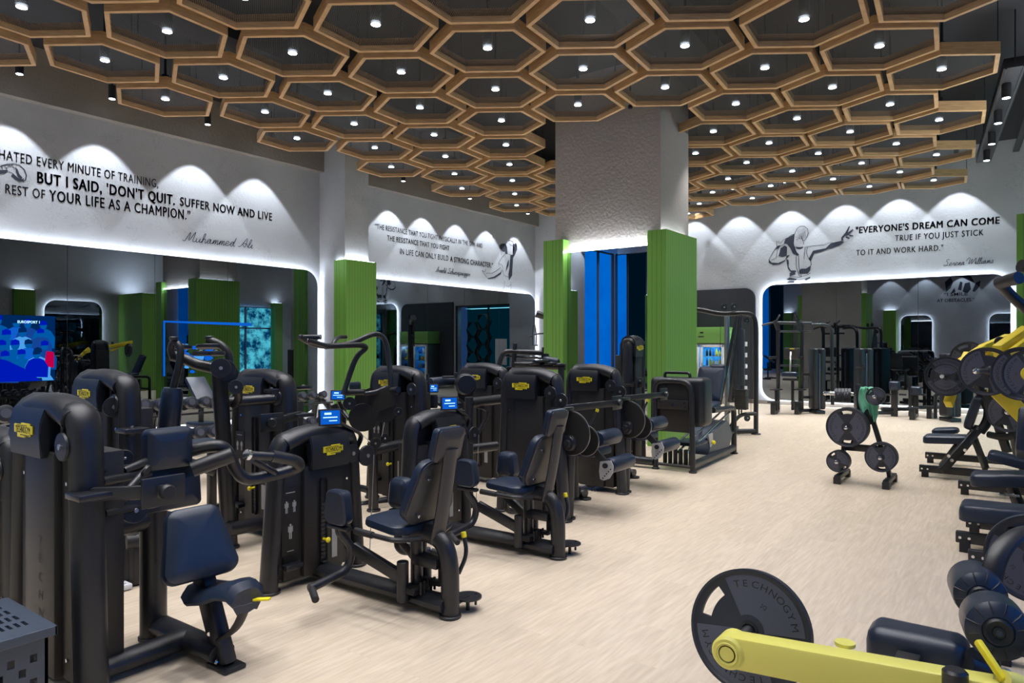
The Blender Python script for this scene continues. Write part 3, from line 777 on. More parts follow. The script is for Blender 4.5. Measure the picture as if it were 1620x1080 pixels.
# drawings on the walls: inked shapes and strokes
def ink(parent, name, proj, c, org, sc, fills, strokes):
    mb = MB(); n = None
    def P2(x, y):
        p = proj(org[0]+x/sc, org[1]+y/sc, c)
        return p + (Vector((0, -0.006, 0)) if proj is PV else Vector((-0.006, 0, 0)))
    for f in fills:
        vs = [mb.bm.verts.new(P2(*p)) for p in f]
        fc = mb.face(vs)
    for st in strokes:
        wd = st[0]; pts = [P2(*p) for p in st[1:]]
        prev = None
        for i, p in enumerate(pts):
            t = (pts[min(i+1, len(pts)-1)]-pts[max(i-1, 0)])
            if t.length < 1e-6: continue
            t.normalize(); s_ = t.cross(Vector((0, 1, 0)) if proj is PV else Vector((1, 0, 0))).normalized()*wd/2
            cur = (mb.bm.verts.new(p+s_), mb.bm.verts.new(p-s_))
            if prev: mb.face((prev[0], prev[1], cur[1], cur[0]))
            prev = cur
    bmesh.ops.triangulate(mb.bm, faces=mb.bm.faces[:])
    return mb.build(name, M_WINK, parent, smooth=False)
q = thing('wall_drawing', 'ink drawing of a tennis player with raised racket on the far wall', 'wall drawing', (X1, 4.6, 3.3))
ink(q, 'ink_shapes', PU, X1, (1200, 320), 7.715, [
    [(330,440),(380,420),(440,385),(425,440),(430,500),(440,560),(470,610),(500,640),(470,650),(420,620),(390,560),(350,510),(310,500),(325,470)],   # hair
    [(450,540),(500,548),(548,540),(540,560),(500,568),(462,560)],
    [(270,560),(320,525),(350,545),(340,600),(345,650),(290,665),(245,655)],
    [(130,700),(160,735),(240,740),(310,710),(340,690),(385,640),(345,650),(320,720),(260,755),(180,765),(130,740)],
    [(340,690),(360,700),(370,790),(395,830),(455,830),(460,850),(400,860),(360,810),(345,740)],
    [(495,840),(520,810),(580,808),(640,770),(632,830),(600,870),(530,872),(500,870)],
    [(380,860),(450,850),(452,880),(380,905)],
    [(820,560),(880,500),(960,480),(1010,470),(1050,480),(1000,520),(900,560),(850,570)],
    [(665,590),(820,560),(850,570),(760,605),(680,625),(655,680),(640,720),(610,690),(640,640)],
    [(1010,470),(1010,430),(1060,370),(1085,360),(1110,400),(1060,410),(1030,440),(1040,465)],
    [(1060,370),(1105,290),(1117,292),(1090,370)], [(1090,370),(1150,325),(1158,335),(1108,390)], [(1105,395),(1155,400),(1156,412),(1110,415)], [(1070,410),(1112,430),(1110,445),(1060,430)],
    [(220,540),(262,520),(250,560),(200,575)], [(340,940),(380,915),(470,935),(460,950),(370,950)], [(360,965),(440,960),(430,985),(340,985)], [(560,940),(630,905),(632,925),(580,955)],
    ], [(.012,(440,385),(470,320),(510,292),(560,292),(600,325),(605,380),(590,430),(560,470),(540,455),(520,410)),
    (.012,(440,385),(400,400),(350,440)), (.012,(225,470),(220,530),(250,540),(300,520),(325,500)), (.01,(250,470),(245,500),(270,500),(300,460),(325,445)),
    (.012,(200,570),(160,640),(128,700),(130,740)), (.012,(262,520),(230,590),(215,680),(160,705)), (.01,(500,430),(490,445),(460,450),(480,470)), (.01,(530,440),(555,500),(545,520)),
    (.012,(445,540),(445,580),(455,600)), (.01,(560,550),(600,540),(700,525),(800,520),(860,495),(910,490)), (.012,(570,550),(560,620),(555,690)), (.012,(600,545),(585,600),(600,660),(640,715)),
    (.014,(460,655),(460,740),(465,800),(500,900),(525,905)), (.014,(490,655),(490,740),(495,800),(525,905)), (.012,(640,715),(645,770)), (.012,(380,905),(500,915),(600,885),(635,860)), (.012,(365,700),(370,760)), (.01,(380,930),(500,945),(630,915))]
    + [(.006, (450+k*22, 420-k*12), (540+k*8, 440-k*18)) for k in range(7)] + [(.006, (470+k*18, 330-k*3), (510+k*14, 450-k*4)) for k in range(6)])
q = thing('wall_drawing', 'ink drawing of a flexing bodybuilder on the wall beyond the pilaster', 'wall drawing', (16.6, YL2, 3.3))
ink(q, 'ink_shapes', PV, YL2, (570, 330), 5.586, [
    [(1232,320),(1250,308),(1282,308),(1290,330),(1275,345),(1280,375),(1262,380),(1240,360),(1230,345)], [(1282,308),(1296,340),(1300,400),(1282,398),(1275,345)],
    [(1350,305),(1378,320),(1384,360),(1365,410),(1345,440),(1350,400),(1362,360)], [(1325,410),(1350,405),(1345,500),(1340,590),(1312,635),(1308,580),(1322,500)],
    [(1300,470),(1312,450),(1310,500),(1285,560),(1290,510)], [(1120,615),(1180,600),(1240,560),(1256,530),(1240,580),(1190,612),(1130,622)], [(1365,300),(1380,310),(1384,345),(1370,330)]],
    [(.014,(1290,310),(1310,285),(1330,280),(1355,300)), (.012,(1310,300),(1330,320),(1350,330)), (.012,(1282,398),(1250,430),(1220,480),(1225,510)), (.012,(1250,370),(1245,410)),
    (.012,(1120,610),(1090,570),(1075,545)), (.012,(1075,545),(1100,560),(1108,535)), (.012,(1108,570),(1160,570),(1200,550),(1240,520)), (.012,(1255,540),(1270,590),(1310,605)), (.012,(1275,640),(1270,690),(1262,720)), (.012,(1330,650),(1330,735)), (.01,(1285,680),(1310,690),(1330,670)), (.01,(1220,480),(1255,500),(1262,530)), (.012,(1345,440),(1335,410),(1310,400))])
q = thing('wall_drawing', 'ink drawing of a boxing glove at the left edge of the near wall', 'wall drawing', (3.9, YL, 3.9))
ink(q, 'ink_shapes', PV, YL, (0, 220), 5.4, [
    [(95,315),(110,295),(150,330),(185,345),(205,330),(195,362),(165,365),(130,345)], [(130,235),(150,260),(165,300),(190,330),(180,345),(150,320),(135,280)], [(-60,290),(0,265),(60,262),(70,275),(30,295),(-40,305)]],
    [(.014,(0,232),(60,215),(120,212),(170,225),(205,260),(225,310),(215,350),(195,362)), (.01,(60,262),(50,245),(80,228),(110,235),(130,255)), (.01,(70,275),(110,295),(135,320)), (.01,(10,240),(25,262)), (.01,(40,232),(52,250)), (.012,(-90,250),(-30,240),(0,232))])
q = thing('wall_drawing', 'ink drawing of a horse rider on the end wall seen in the far mirror', 'wall drawing', (X0, 2.6, 4.6))
mb = MB()
def EW(pts):
    vs = [mb.bm.verts.new((X0+0.006, 2.6-x, 4.25+z)) for x, z in pts]; mb.face(vs)
EW([(-.7,.0),(-.75,.5),(-.5,.75),(-.4,.5),(-.5,.2)]); EW([(-.4,.9),(0,.95),(.35,.75),(.5,.4),(.3,.5),(0,.7),(-.3,.75)]); EW([(.0,.0),(.1,.4),(.3,.45),(.35,.1),(.2,-.1)])
EW([(-.2,.1),(-.1,.5),(.0,.45),(-.05,.05)]); EW([(.05,1.0),(.1,1.25),(.25,1.3),(.3,1.1),(.2,1.0)]); EW([(.4,.0),(.55,.4),(.75,.5),(.7,.2),(.5,-.05)]); EW([(-.5,-.1),(-.35,.2),(-.3,.0)])
bmesh.ops.triangulate(mb.bm, faces=mb.bm.faces[:]); mb.build('ink_shapes', M_WINK, q, smooth=False)

# ------------------------------------------------------------------ screens set in the long left mirror
YS = YL-0.09
def flat(parent, name, pts, m, d=0.0):
    return MB().prism([(x, YS-0.012-d, z) for x, z in pts], (0, 0.004, 0)).build(name, m, parent, smooth=False)
tv = thing('wall_screen', 'large blue television picture of a crowd on the left mirror', 'screen', (3.7, YS, 1.03))
flat(tv, 'screen_panel', [(2.75, 1.03), (4.62, 1.03), (4.62, 2.05), (2.75, 2.05)], M_SCRD)
def blob(cx, cz, rx, rz, m, d, n=12, nm='picture_shape'):
    flat(tv, nm, [(cx+rx*math.cos(2*PI*k/n), cz+rz*math.sin(2*PI*k/n)) for k in range(n)], m, d)
random.seed(11)
def bust(x, z, s, m1, m2, m3, d):
    flat(tv, 'picture_shape', [(x+p*s, z+q_*s) for p, q_ in ((-.17,-.30),(.18,-.32),(.19,-.12),(.12,.0),(.05,.035),(-.05,.035),(-.13,-.01),(-.18,-.12))], m1, d)
    flat(tv, 'picture_shape', [(x+.058*s*math.cos(k*PI/5), z+(.10+.078*math.sin(k*PI/5))*s) for k in range(10)], m2, d+.0005)
    flat(tv, 'picture_shape', [(x+p*s, z+q_*s) for p, q_ in ((-.062,.10),(.06,.11),(.055,.17),(.0,.195),(-.055,.17))], m3, d+.001)
ms = [M_SCR, M_SCRB, M_SCRM, M_SCRL, M_SCRB, M_SCRM]
k = 0
for row in range(4):
    for col in range(9):
        x = 2.88+col*.2+(row % 2)*.1+random.uniform(-.04, .04); z = 1.83-row*.16+random.uniform(-.03, .03)
        if x > 4.5: continue
        bust(x, z, .95+random.uniform(-.1, .1), ms[k*5 % 6], ms[(k*3+1) % 3], M_SCRN if k % 3 else M_SCRD, .0006*row+.0001*col); k += 1
flat(tv, 'picture_shape', [(2.76, 1.97), (3.6, 1.97), (3.6, 2.04), (2.76, 2.04)], M_SCRD, .003)
flat(tv, 'picture_shape', [(2.9, 1.04), (4.42, 1.04), (4.22, 1.22), (3.95, 1.37), (3.6, 1.44), (3.2, 1.42), (2.9, 1.36)], M_SCRN, .006)
flat(tv, 'picture_shape', [(3.3, 1.1), (3.34, 1.1), (3.42, 1.41), (3.38, 1.41)], M_SCRM, .007)
flat(tv, 'picture_shape', [(4.44, 1.04), (4.6, 1.04), (4.5, 1.2), (4.4, 1.25)], M_SCRL, .006)
flat(tv, 'picture_shape', [(4.46, 1.26), (4.6, 1.24), (4.6, 1.48), (4.5, 1.5)], M_SCRR, .006)
bust(4.36, 1.36, .85, M_SCRN, M_SCRB, M_SCRD, .008)
me = text_mesh("EUROSPORT 1", 0.02); MB().text(me, basis((4.1, YS-0.026, 1.93), (.048, 0, 0), (0, 0, .055), (0, -1, 0))).build('lettering', M_SCRW, tv, smooth=False)
t2 = thing('wall_screen', 'blue corner line and paint splash graphic glowing on the left mirror', 'screen', (6.4, YS, 1.2))
a = PV(258, 507, YS); b = PV(258, 595, YS); c = PV(398, 516, YS)
flat(t2, 'graphic_line', [(a.x, b.z), (a.x+.03, b.z), (a.x+.03, a.z), (a.x, a.z)], M_SCR)
flat(t2, 'graphic_line', [(a.x, a.z), (c.x, a.z), (c.x, a.z-.06), (a.x, a.z-.03)], M_SCR, .001)
random.seed(3)
for k in range(26):
    an = random.random()*2*PI; rr = random.random()**.7*.42; s_ = .05+.12*(1-rr/.42)*random.random()
    cx, cz = 6.95+rr*math.cos(an), 1.36+rr*math.sin(an)*.7
    flat(t2, 'paint_splash', [(cx+s_*(.6+.5*random.random())*math.cos(2*PI*q_/7), cz+s_*.7*(.6+.5*random.random())*math.sin(2*PI*q_/7)) for q_ in range(7)], M_SCR if k % 3 else M_SCRL, .0015*(k % 5))

# ------------------------------------------------------------------ drinks fridge on the far wall
f0, f1, fx = 6.55, 7.95, X1-0.72
fr = thing('drinks_fridge', 'double door glass drinks fridge with green header on the far wall', 'fridge', (fx+.3, 7.25, 0))
MB().box((fx+.35, f0+.02, .85), (.64, .04, 1.5), .004).box((fx+.35, f1-.02, .85), (.64, .04, 1.5), .004).box((fx+.35, 7.25, .14), (.64, 1.4, .12), .004).box((fx+.35, 7.25, 1.6), (.64, 1.4, .05), .004).box((fx+.35, 7.25, .04), (.58, 1.34, .08), .004).build('cabinet', M_STEEL, fr)
MB().box((fx+.64, 7.25, .88), (.03, 1.32, 1.4)).build('lit_back', M_BLUEIN, fr)
hd = MB().box((fx+.35, 7.25, 1.86), (.66, 1.42, .44), .01).build('header', M_GREENL, fr)
MB().box((fx+.012, 7.2, 1.93), (.006, .09, .04)).box((fx+.012, 7.22, 1.82), (.006, .16, .03)).build('lettering', M_INK, hd)
for y0, y1 in ((f0+.03, 7.23), (7.27, f1-.03)):
    yc = (y0+y1)/2
    d_ = MB().box((fx+.01, y0+.03, .88), (.05, .06, 1.42), .006).box((fx+.01, y1-.03, .88), (.05, .06, 1.42), .006).box((fx+.01, yc, .2), (.05, y1-y0, .06), .006).box((fx+.01, yc, 1.56), (.05, y1-y0, .06), .006).build('door', M_WHITE, fr)
    MB().box((fx+.01, yc, .88), (.006, y1-y0-.12, 1.3)).build('glass_pane', M_GLASS, d_)
    hy = y0+.05 if y0 > 7 else y1-.05
    MB().cyl((fx-.04, hy, .7), (fx-.04, hy, 1.1), .012).build('handle', M_STEEL, d_)
    for z in (.45, .75, 1.02, 1.28):
        MB().box((fx+.33, yc, z), (.5, y1-y0-.1, .012)).build('wire_shelf', M_STEEL, fr)
random.seed(5)
for z in (.46, .76, 1.03, 1.29):
    for k in range(14):
        y = f0+.12+k*.09
        if abs(y-7.25) < .06: continue
        m_ = random.choice([M_BLUEP, M_WHITE, M_LOGO if z > 1.0 else M_BLUEP, M_DARK, M_BLUEP])
        h = random.choice([.16, .2, .2])
        b_ = MB().lathe([(.028, 0), (.032, .01), (.032, h*.6), (.012, h*.82), (.012, h)], (fx+.2, y, z), (0, 0, 1), 10).build('drink_bottle', m_, loc=(fx+.2, y, z))
        tag(b_, 'small drink bottle standing on a shelf inside the drinks fridge', 'bottle', 'drinks in the fridge')
lamp('fridge_glow', 'AREA', (fx+.3, 7.25, 1.56), 10, (.4, .75, 1.0), (0, 0, 0), shape='RECTANGLE', size=.4, size_y=1.2)
# ================================================================== training machines
def T(x, y, z=0.0, rz=0.0): return Matrix.Translation((x, y, z)) @ Matrix.Rotation(rz, 4, 'Z')
def feet(mb, pts, r=0.055, ry=None):
    for p in pts: mb.cyl((p[0], p[1], 0), (p[0], p[1], 0.02), r+.012, seg=18, bev=.004)
BADGE = [(0, .03), (.035, .03), (.035, .0), (.12, .0), (.12, .012), (.175, .012), (.175, .03), (.2, .03), (.2, .085), (.17, .085), (.17, .1), (.08, .1), (.08, .088), (.0, .088)]
def badge(parent, M, s=1.0, sy=.7):
    """stepped yellow badge; M: local x along the word, y up, z out of the face"""
    M = M @ Matrix.Diagonal((1, sy/s, 1, 1))
    mb = MB(M); mb.prism([((x-.1)*s, (y-.05)*s, 0) for x, y in BADGE], (0, 0, .006))
    o = mb.build('badge', M_LOGO, parent, smooth=False)
    me = text_mesh('TECHNOGYM')
    xs = [v.co.x for v in me.vertices]; ln = max(xs)-min(xs); k = .168*s/ln
    mb = MB(M); mb.text(me, Matrix.Translation((-.084*s, -.018*s, .0065)) @ Matrix.Diagonal((k, k*2.4, 1, 1)))
    mb.text(me, Matrix.Translation((-.0825*s, -.018*s, .0065)) @ Matrix.Diagonal((k, k*2.4, 1, 1)))
    mb.box((0.02*s, -.032*s, .0067), (.1*s, .005*s, .0006)); mb.box((-.01*s, .034*s, .0067), (.12*s, .004*s, .0006))
    mb.build('lettering', M_INK, o, smooth=False)
    return o
def screw(mb, c, n, r=.011):
    mb.cyl(c, Vector(c)+Vector(n)*.006, r, seg=8)
def tower(root, M, W=.72, H=1.41, slot=False, emboss=True, pulley=True, dep=.24, side='r', hood_y=(.34, .84), bsx=.95):
    """weight stack tower: local y runs 0..W across, outer face looks along local -x"""
    # uprights and bow
    for nm, pts in (('frame_bow', [(.06, -.01, .015), (.06, .03, H*.55), (.06, .055, H-.06), (.06, .2, H-.055+.01), (.06, W-.2, H-.045), (.06, W-.055, H-.06), (.06, W-.03, H*.55), (.06, W+.01, .015)]),):
        mb = MB(M); mb.tube(pts, .075, .05, fil=.16, seg=14, ref=(1, 0, 0), n=7)
        feet(mb, [(.06, -.01), (.06, W+.01)], .065)
        mb.build(nm, M_FRAME, root)
    # hood over the bow, coming down the outer face
    y0, y1 = W*hood_y[0], W*hood_y[1]
    mb = MB(M)
    prof = [(-.048, H-.265), (-.056, H-.17), (-.052, H-.10), (-.034, H-.045), (.0, H-.005), (.05, H+.022), (.10, H+.018), (.15, H-.012), (.19, H-.1), (.2, H-.3), (.16, H-.3), (.15, H-.1), (.08, H-.05), (.0, H-.1), (-.01, H-.265)]
    mb.prism([(x, y0, z) for x, z in prof], (0, y1-y0, 0))
    bmesh.ops.bevel(mb.bm, geom=[e for e in mb.bm.edges if abs((e.verts[0].co-e.verts[1].co).dot(M.to_3x3() @ Vector((0, 1, 0)))) < 1e-4], offset=.007, segments=2, affect='EDGES')
    hood = mb.build('hood', M_HOOD, root)
    mb = MB(M)   # wider sleeve hugging the bow
    mb.tube([(.06, W*.12, H-.085), (.06, W*.3, H-.04), (.06, W*.5, H-.03), (.06, W*.7, H-.04), (.06, W*.88, H-.085)], .09, .062, fil=.1, seg=16, ref=(1, 0, 0))
    mb.build('bow_sleeve', M_HOOD, root)
    badge(hood, M @ basis((-.0555, (y0+y1)/2-.01, H-.145), (0, -1, 0), (0, 0, 1), (-1, 0, 0)), bsx, .68)
    # shroud
    mb = MB(M)
    zt = H-.235
    mb.box((-.02+.05, W*.48, .06+zt/2-.03), (.10, W*.46, zt-.06), .014)
    if not slot: pass
    mb.box((.07, W*.5, .06+zt/2-.04), (.11, W*.80, zt-.08), .012)
    mb.box((dep-.03, W*.5, .06+zt/2-.04), (.10, W*.70, zt-.06), .012)
    sh = mb.build('shroud', M_PANEL, root)
    mb = MB(M)
    for y in (W*.17, W*.83): screw(mb, (.013, y, zt-.14), M.to_3x3() @ Vector((0, 0, 0)) if False else (-1, 0, 0), .009); screw(mb, (.013, y, .16), (-1, 0, 0), .009)
    mb.build('screw', M_CHROME, sh)
    # inner dark stack seen under the bow
    mb = MB(M)
    mb.box((.09, W*.5, H-.17), (.05, W*.62, .16)); mb.build('stack_recess', M_DARK, root)
    mb = MB(M)
    for k in (0.36, .42, .6): mb.cyl((.05, W*(k-.22), H-.27), (.05, W*(k-.22), H-.08), .008, seg=8)
    mb.build('guide_rod', M_STEEL, root)
    if slot:
        ys = W*.50
        mb = MB(M); mb.box((-.024, ys, zt*.52), (.008, .055, zt*.72), .02); mb.build('stack_slot', M_DARK, sh)
        mb = MB(M)
        for k in range(14): mb.box((-.026, ys, zt*.2+k*.028), (.008, .042, .022), .003)
        mb.build('weight_plate_stack', M_FRAME, sh)
        mb = MB(M); mb.cyl((-.03, ys, zt*.36), (-.075, ys, zt*.36), .009, seg=10); mb.sphere((-.08, ys, zt*.36), .019, (.7, 1, 1)); mb.build('selector_pin', M_LOGO, sh)
        mb = MB(M); mb.box((.006, W*.84, zt*.56), (.01, .13, .44), .003); ins = mb.build('instruction_plate', M_DARK, sh)
        mb = MB(M)
        for (dy, dz, s_) in ((.03, .10, 1), (-.03, .10, 1), (0, -.06, 1.25)):
            c = Vector((.0, W*.84+dy, zt*.56+dz))
            mb.sphere(c+Vector((0, 0, .03*s_)), .007*s_, (.3, 1, 1)); mb.box(c+Vector((0, 0, .006*s_)), (.002, .016*s_, .034*s_)); mb.box(c+Vector((0, -.012*s_, .01*s_)), (.002, .005*s_, .03*s_)); mb.box(c+Vector((0, .012*s_, .01*s_)), (.002, .005*s_, .03*s_))
            mb.box(c+Vector((0, -.005*s_, -.025*s_)), (.002, .006*s_, .032*s_)); mb.box(c+Vector((0, .005*s_, -.025*s_)), (.002, .006*s_, .032*s_))
        mb.box((.0, W*.84, zt*.56+.19), (.002, .07, .006)); mb.box((.0, W*.84, zt*.56-.19), (.002, .05, .004))
        mb.build('figure_pictogram', M_LGREY, ins)
        mb = MB(M); mb.box((-.022, W*.36, zt*.30), (.004, .045, .2)); mb.build('warning_label', M_LGREY, sh)
        mb = MB(M); mb.box((-.02, W*.84, zt*.2), (.07, .13, .035), .008); mb.build('phone_tray', M_FRAME, sh)
    elif emboss:
        me = text_mesh('TECHNOGYM', 0.0, 1, 0, 0, 1.0)
        mb = MB(M)
        for i, ch in enumerate('TECHNOGYM'):
            m1 = text_mesh(ch, 0.0)
            mb.text(m1, basis((-.0215, W*.45, .62*zt-i*.085), (0, 0, -.06), (0, -.075, 0), (-1, 0, 0)) @ Matrix.Rotation(PI/2, 4, 'Z') @ Matrix.Translation((-.3, -.4, 0)))
        mb.build('embossed_lettering', M_DARK, sh, smooth=False)
    if pulley:
        yp = W*.13 if side == 'r' else W*.87
        mb = MB(M)
        mb.lathe([(0, 0), (.02, 0), (.062, .004), (.066, .012), (.062, .022), (0, .024)], (-.005, yp, H-.20), (-1, 0, 0), 24)
        pl = mb.build('pulley', M_HOOD, root)
        mb = MB(M); mb.cyl((-.028, yp, H-.20), (-.035, yp, H-.20), .014, seg=10); mb.build('axle', M_STEEL, pl)
def disc(root, c, n, r, t=.02, name='pulley', m=None, hub=.18, seg=28):
    c, n = Vector(c), Vector(n).normalized()
    o = MB().lathe([(0, 0), (r*.96, 0), (r, t*.2), (r, t*.8), (r*.96, t), (r*.3, t), (0, t)], c-n*t/2, n, seg).build(name, m or M_HOOD, root)
    MB().cyl(c+n*t/2, c+n*(t/2+.012), r*hub, seg=12, bev=.002).build('axle_cap', M_STEEL, o)
    return o
def roller(root, a, b, r, name='roller_pad'):
    a, b = Vector(a), Vector(b); ax = (b-a).normalized(); L = (b-a).length
    o = MB().lathe([(0, 0), (r*.5, 0), (r*.86, .006), (r, .03), (r, L-.03), (r*.86, L-.006), (r*.5, L), (0, L)], a, ax, 22).build(name, M_PAD, root)
    MB().cyl(a-ax*.008, a+ax*.002, r*.42, seg=14).cyl(b-ax*.002, b+ax*.008, r*.42, seg=14).build('end_cap', M_FRAME, o)
    return o
def console(root, c, n, up=(0, 0, 1), w=.20, h=.13, scr=True, dark=False):
    """tablet display, n = direction the screen faces"""
    c, n = Vector(c), Vector(n).normalized(); x = Vector(up).cross(n).normalized(); y = n.cross(x)
    R = Matrix((x, y, n)).transposed()
    o = MB().box(c, (w, h, .022), .008, R).build('tablet_display', M_HOOD, root)
    if scr:
        MB().box(c+n*.0115, (w*.84, h*.8, .001), 0, R).build('screen', M_SCR if not dark else M_SCRD, o, smooth=False)
        if not dark:
            mb = MB(); mb.box(c+n*.0125, (w*.62, h*.06, .001), 0, R).box(c+n*.0125-y*h*.2+x*w*.12, (w*.35, h*.05, .001), 0, R).box(c+n*.0125+y*h*.22-x*w*.1, (w*.3, h*.12, .001), 0, R)
            mb.build('screen_text', M_SCRW, o, smooth=False)
    return o
def plate_arm(root, a, b, n=(0, -1, 0)):
    """flat bracket arm ending in a square display back plate with round knob"""
    a, b, n = Vector(a), Vector(b), Vector(n)
    ar = MB().span(a, b, .03, .062, .008).build('display_arm', M_FRAME, root)
    MB().box(b+n*(-.02), (.20, .02, .135), .006, None).build('display_back', M_HOOD, ar)
    MB().lathe([(0, 0), (.035, 0), (.035, .02), (.028, .03), (0, .03)], b+n*.005, n, 18).build('knob', M_FRAME, ar)
    MB().box(a, (.16, .15, .03), .006).build('bracket', M_FRAME, ar)
def grip_tube(root, pts, r=.017, fil=.06, name='handle_bar', **k):
    return MB().tube(pts, r, fil=fil, seg=12, **k).build(name, M_FRAME, root)

# ---- hip machine (inner / outer thigh), world coordinates of the first one
def hip_machine(label):
    r = thing('hip_abductor_machine', label, 'gym machine', (3.07, 3.35, 0))
    tower(r, T(3.41, 3.87, 0, PI/2),   .71, 1.03, slot=True, side='r', hood_y=(.20, .66), bsx=.82)
    mb = MB(); mb.tube([(3.07, 3.9, .07), (3.09, 2.74, .07)], .05, .075, seg=14, ref=(0, 0, 1)); mb.build('base_beam', M_FRAME, r)
    mb = MB(); mb.tube([(3.09, 2.73, .01), (3.09, 2.73, .34), (3.09, 2.80, .46), (3.09, 3.02, .47)], .05, .058, fil=.14, seg=14, ref=(1, 0, 0)); feet(mb, [(3.09, 2.73)], .055); mb.build('seat_support', M_FRAME, r)
    MB().tube([(3.09, 2.84, .42), (3.09, 2.79, .60), (3.09, 2.72, .99)], .055, .028, fil=.1, seg=12, ref=(1, 0, 0)).build('back_spar', M_GREYBACK, r)
    n = Vector((0, .965, .26)).normalized(); up = Vector((0, -.26, .965))
    bp = MB().pad((3.09, 2.90, .735), (1, 0, 0), up, n, .40, .38, .07, .09, w2=.30).build('backrest_pad', M_PAD, r)
    MB().pad(Vector((3.09, 2.90, .735))-n*.040, (1, 0, 0), up, -n, .40, .38, .015, .09, w2=.30, puff=.012).build('backrest_shell', M_GREYBACK, bp)
    hp = MB().pad((3.09, 2.765, 1.02), (1, 0, 0), up, n, .235, .20, .06, .035).build('headrest_pad', M_PAD, r)
    MB().pad(Vector((3.09, 2.765, 1.02))-n*.035, (1, 0, 0), up, -n, .235, .20, .02, .035).build('headrest_shell', M_GREYBACK, hp)
    mb = MB()
    for (dx, dz) in ((-.13, -.12), (.13, -.12), (-.1, .1), (.1, .1)):
        c = Vector((3.09+dx, 2.90, .735))-n*.06+up*dz; mb.cyl(c, c-n*.022, .011, seg=8)
    mb.build('screw', M_CHROME, bp)
    MB().pad((3.09, 3.13, .505), (1, 0, 0), (0, 1, 0), (0, 0, 1), .42, .42, .055, .10, w2=.33).build('seat_pad', M_PAD, r)
    for s in (-1, 1):
        MB().tube([(3.09+s*.1, 2.88, .46), (3.09+s*.25, 2.93, .47), (3.09+s*.25, 3.24, .475)], .016, fil=.06, seg=10).build('seat_handle', M_FRAME, r)
        MB().tube([(3.09+s*.25, 3.12, .473), (3.09+s*.25, 3.27, .476)], .021, seg=12).build('rubber_grip', M_RUB, r)
    MB().cyl((3.09, 3.0, .08), (3.09, 3.0, .48), .038).cyl((3.2, 3.05, .08), (3.2, 3.05, .40), .022).box((3.09, 2.9, .30), (.09, .2, .06), .01).build('seat_post', M_FRAME, r)
    # swing arms
    for s, pc, el, ft in ((-1, (2.80, 3.37, .615), (2.87, 3.33, .36), (2.56, 3.34, .19)), (1, (3.35, 3.40, .60), (3.28, 3.36, .36), (3.52, 3.30, .19))):
        pv = Vector((3.09+s*.10, 3.02, 0))
        a = MB().cyl(pv+Vector((0, 0, .06)), pv+Vector((0, 0, .30)), .036, bev=.004).build('pivot', M_FRAME, r)
        MB().span(pv+Vector((0, 0, .20)), (el[0], el[1], el[2]), .05, .075, .012).build('swing_arm', M_FRAME, r)
        p = Vector(pc)
        MB().tube([(p.x, p.y, p.z-.13), (p.x, p.y, p.z-.16), (el[0], el[1], el[2]), (el[0]-.02*s*-1, el[1]+.02, .22), (ft[0], ft[1], ft[2])], .026, fil=.07, seg=12).build('leg_lever', M_FRAME, r)
        MB().box((p.x, p.y, p.z-.125), (.05, .19, .025), .008).build('pad_bracket', M_FRAME, r)
        MB().cyl((ft[0], ft[1]-.02, ft[2]), (ft[0]-.06*s*-1, ft[1]-.13, ft[2]-.02), .021, bev=.004).build('foot_peg', M_RUB, r)
        MB().pad(p, (0, 1, 0), (0, 0, 1), (s*-1, 0, 0), .20, .21, .085, .05, w2=.17).build('thigh_pad', M_PAD, r)
    # adjusting mechanism
    m = MB()
    m.box((3.05, 2.98, .13), (.14, .12, .04), .008).box((3.14, 2.92, .16), (.05, .16, .03), .006).cyl((2.98, 2.93, .14), (3.22, 2.93, .14), .016)
    for k in range(5): m.cyl((3.02+k*.03, 2.9, .115), (3.02+k*.03, 2.9, .19), .008, seg=8)
    m.box((3.14, 2.80, .25), (.02, .13, .14), .006)
    m.build('linkage', M_DARK, r)
    lv = MB().tube([(3.20, 2.76, .22), (3.26, 2.74, .33), (3.27, 2.78, .44)], .013, fil=.06, seg=10).build('release_lever', M_FRAME, r)
    MB().cyl((3.268, 2.772, .42), (3.27, 2.782, .455), .017, bev=.004).build('lever_tip', M_LOGO, lv)
    MB().cyl((3.24, 2.72, .075), (3.24, 2.72, .085), .085, seg=24).cyl((3.24, 2.72, 0), (3.24, 2.72, .075), .012).cyl((3.29, 2.70, .02), (3.29, 2.70, .09), .008).span((3.13, 2.73, .07), (3.24, 2.72, .08), .03, .02).build('foot_plate', M_FRAME, r)
    # pulley and cable on the tower side
    disc(r, (3.44, 3.84, .80), (0, -1, 0), .075)
    MB().cyl((3.50, 3.83, .80), (3.46, 3.83, .1), .0035, seg=6).build('cable', M_STEEL, r)
    # tablet above the hood
    c = D(522, 660, 4.75)
    MB().tube([(3.40, 3.95, .78), (3.42, 3.86, .95), (c.x+.02, c.y+.04, c.z)], .02, .012, fil=.05, seg=10).build('tablet_arm', M_FRAME, r)
    console(r, c, (-.45, -.88, .1), w=.155, h=.115)
    return r
hip = hip_machine('thigh machine with blue tablet, nearest seat facing its tower on the aisle')
copy_tree(hip, loc=(4.40, 3.45, 0), label='thigh machine with small blue tablet just behind the nearest one')

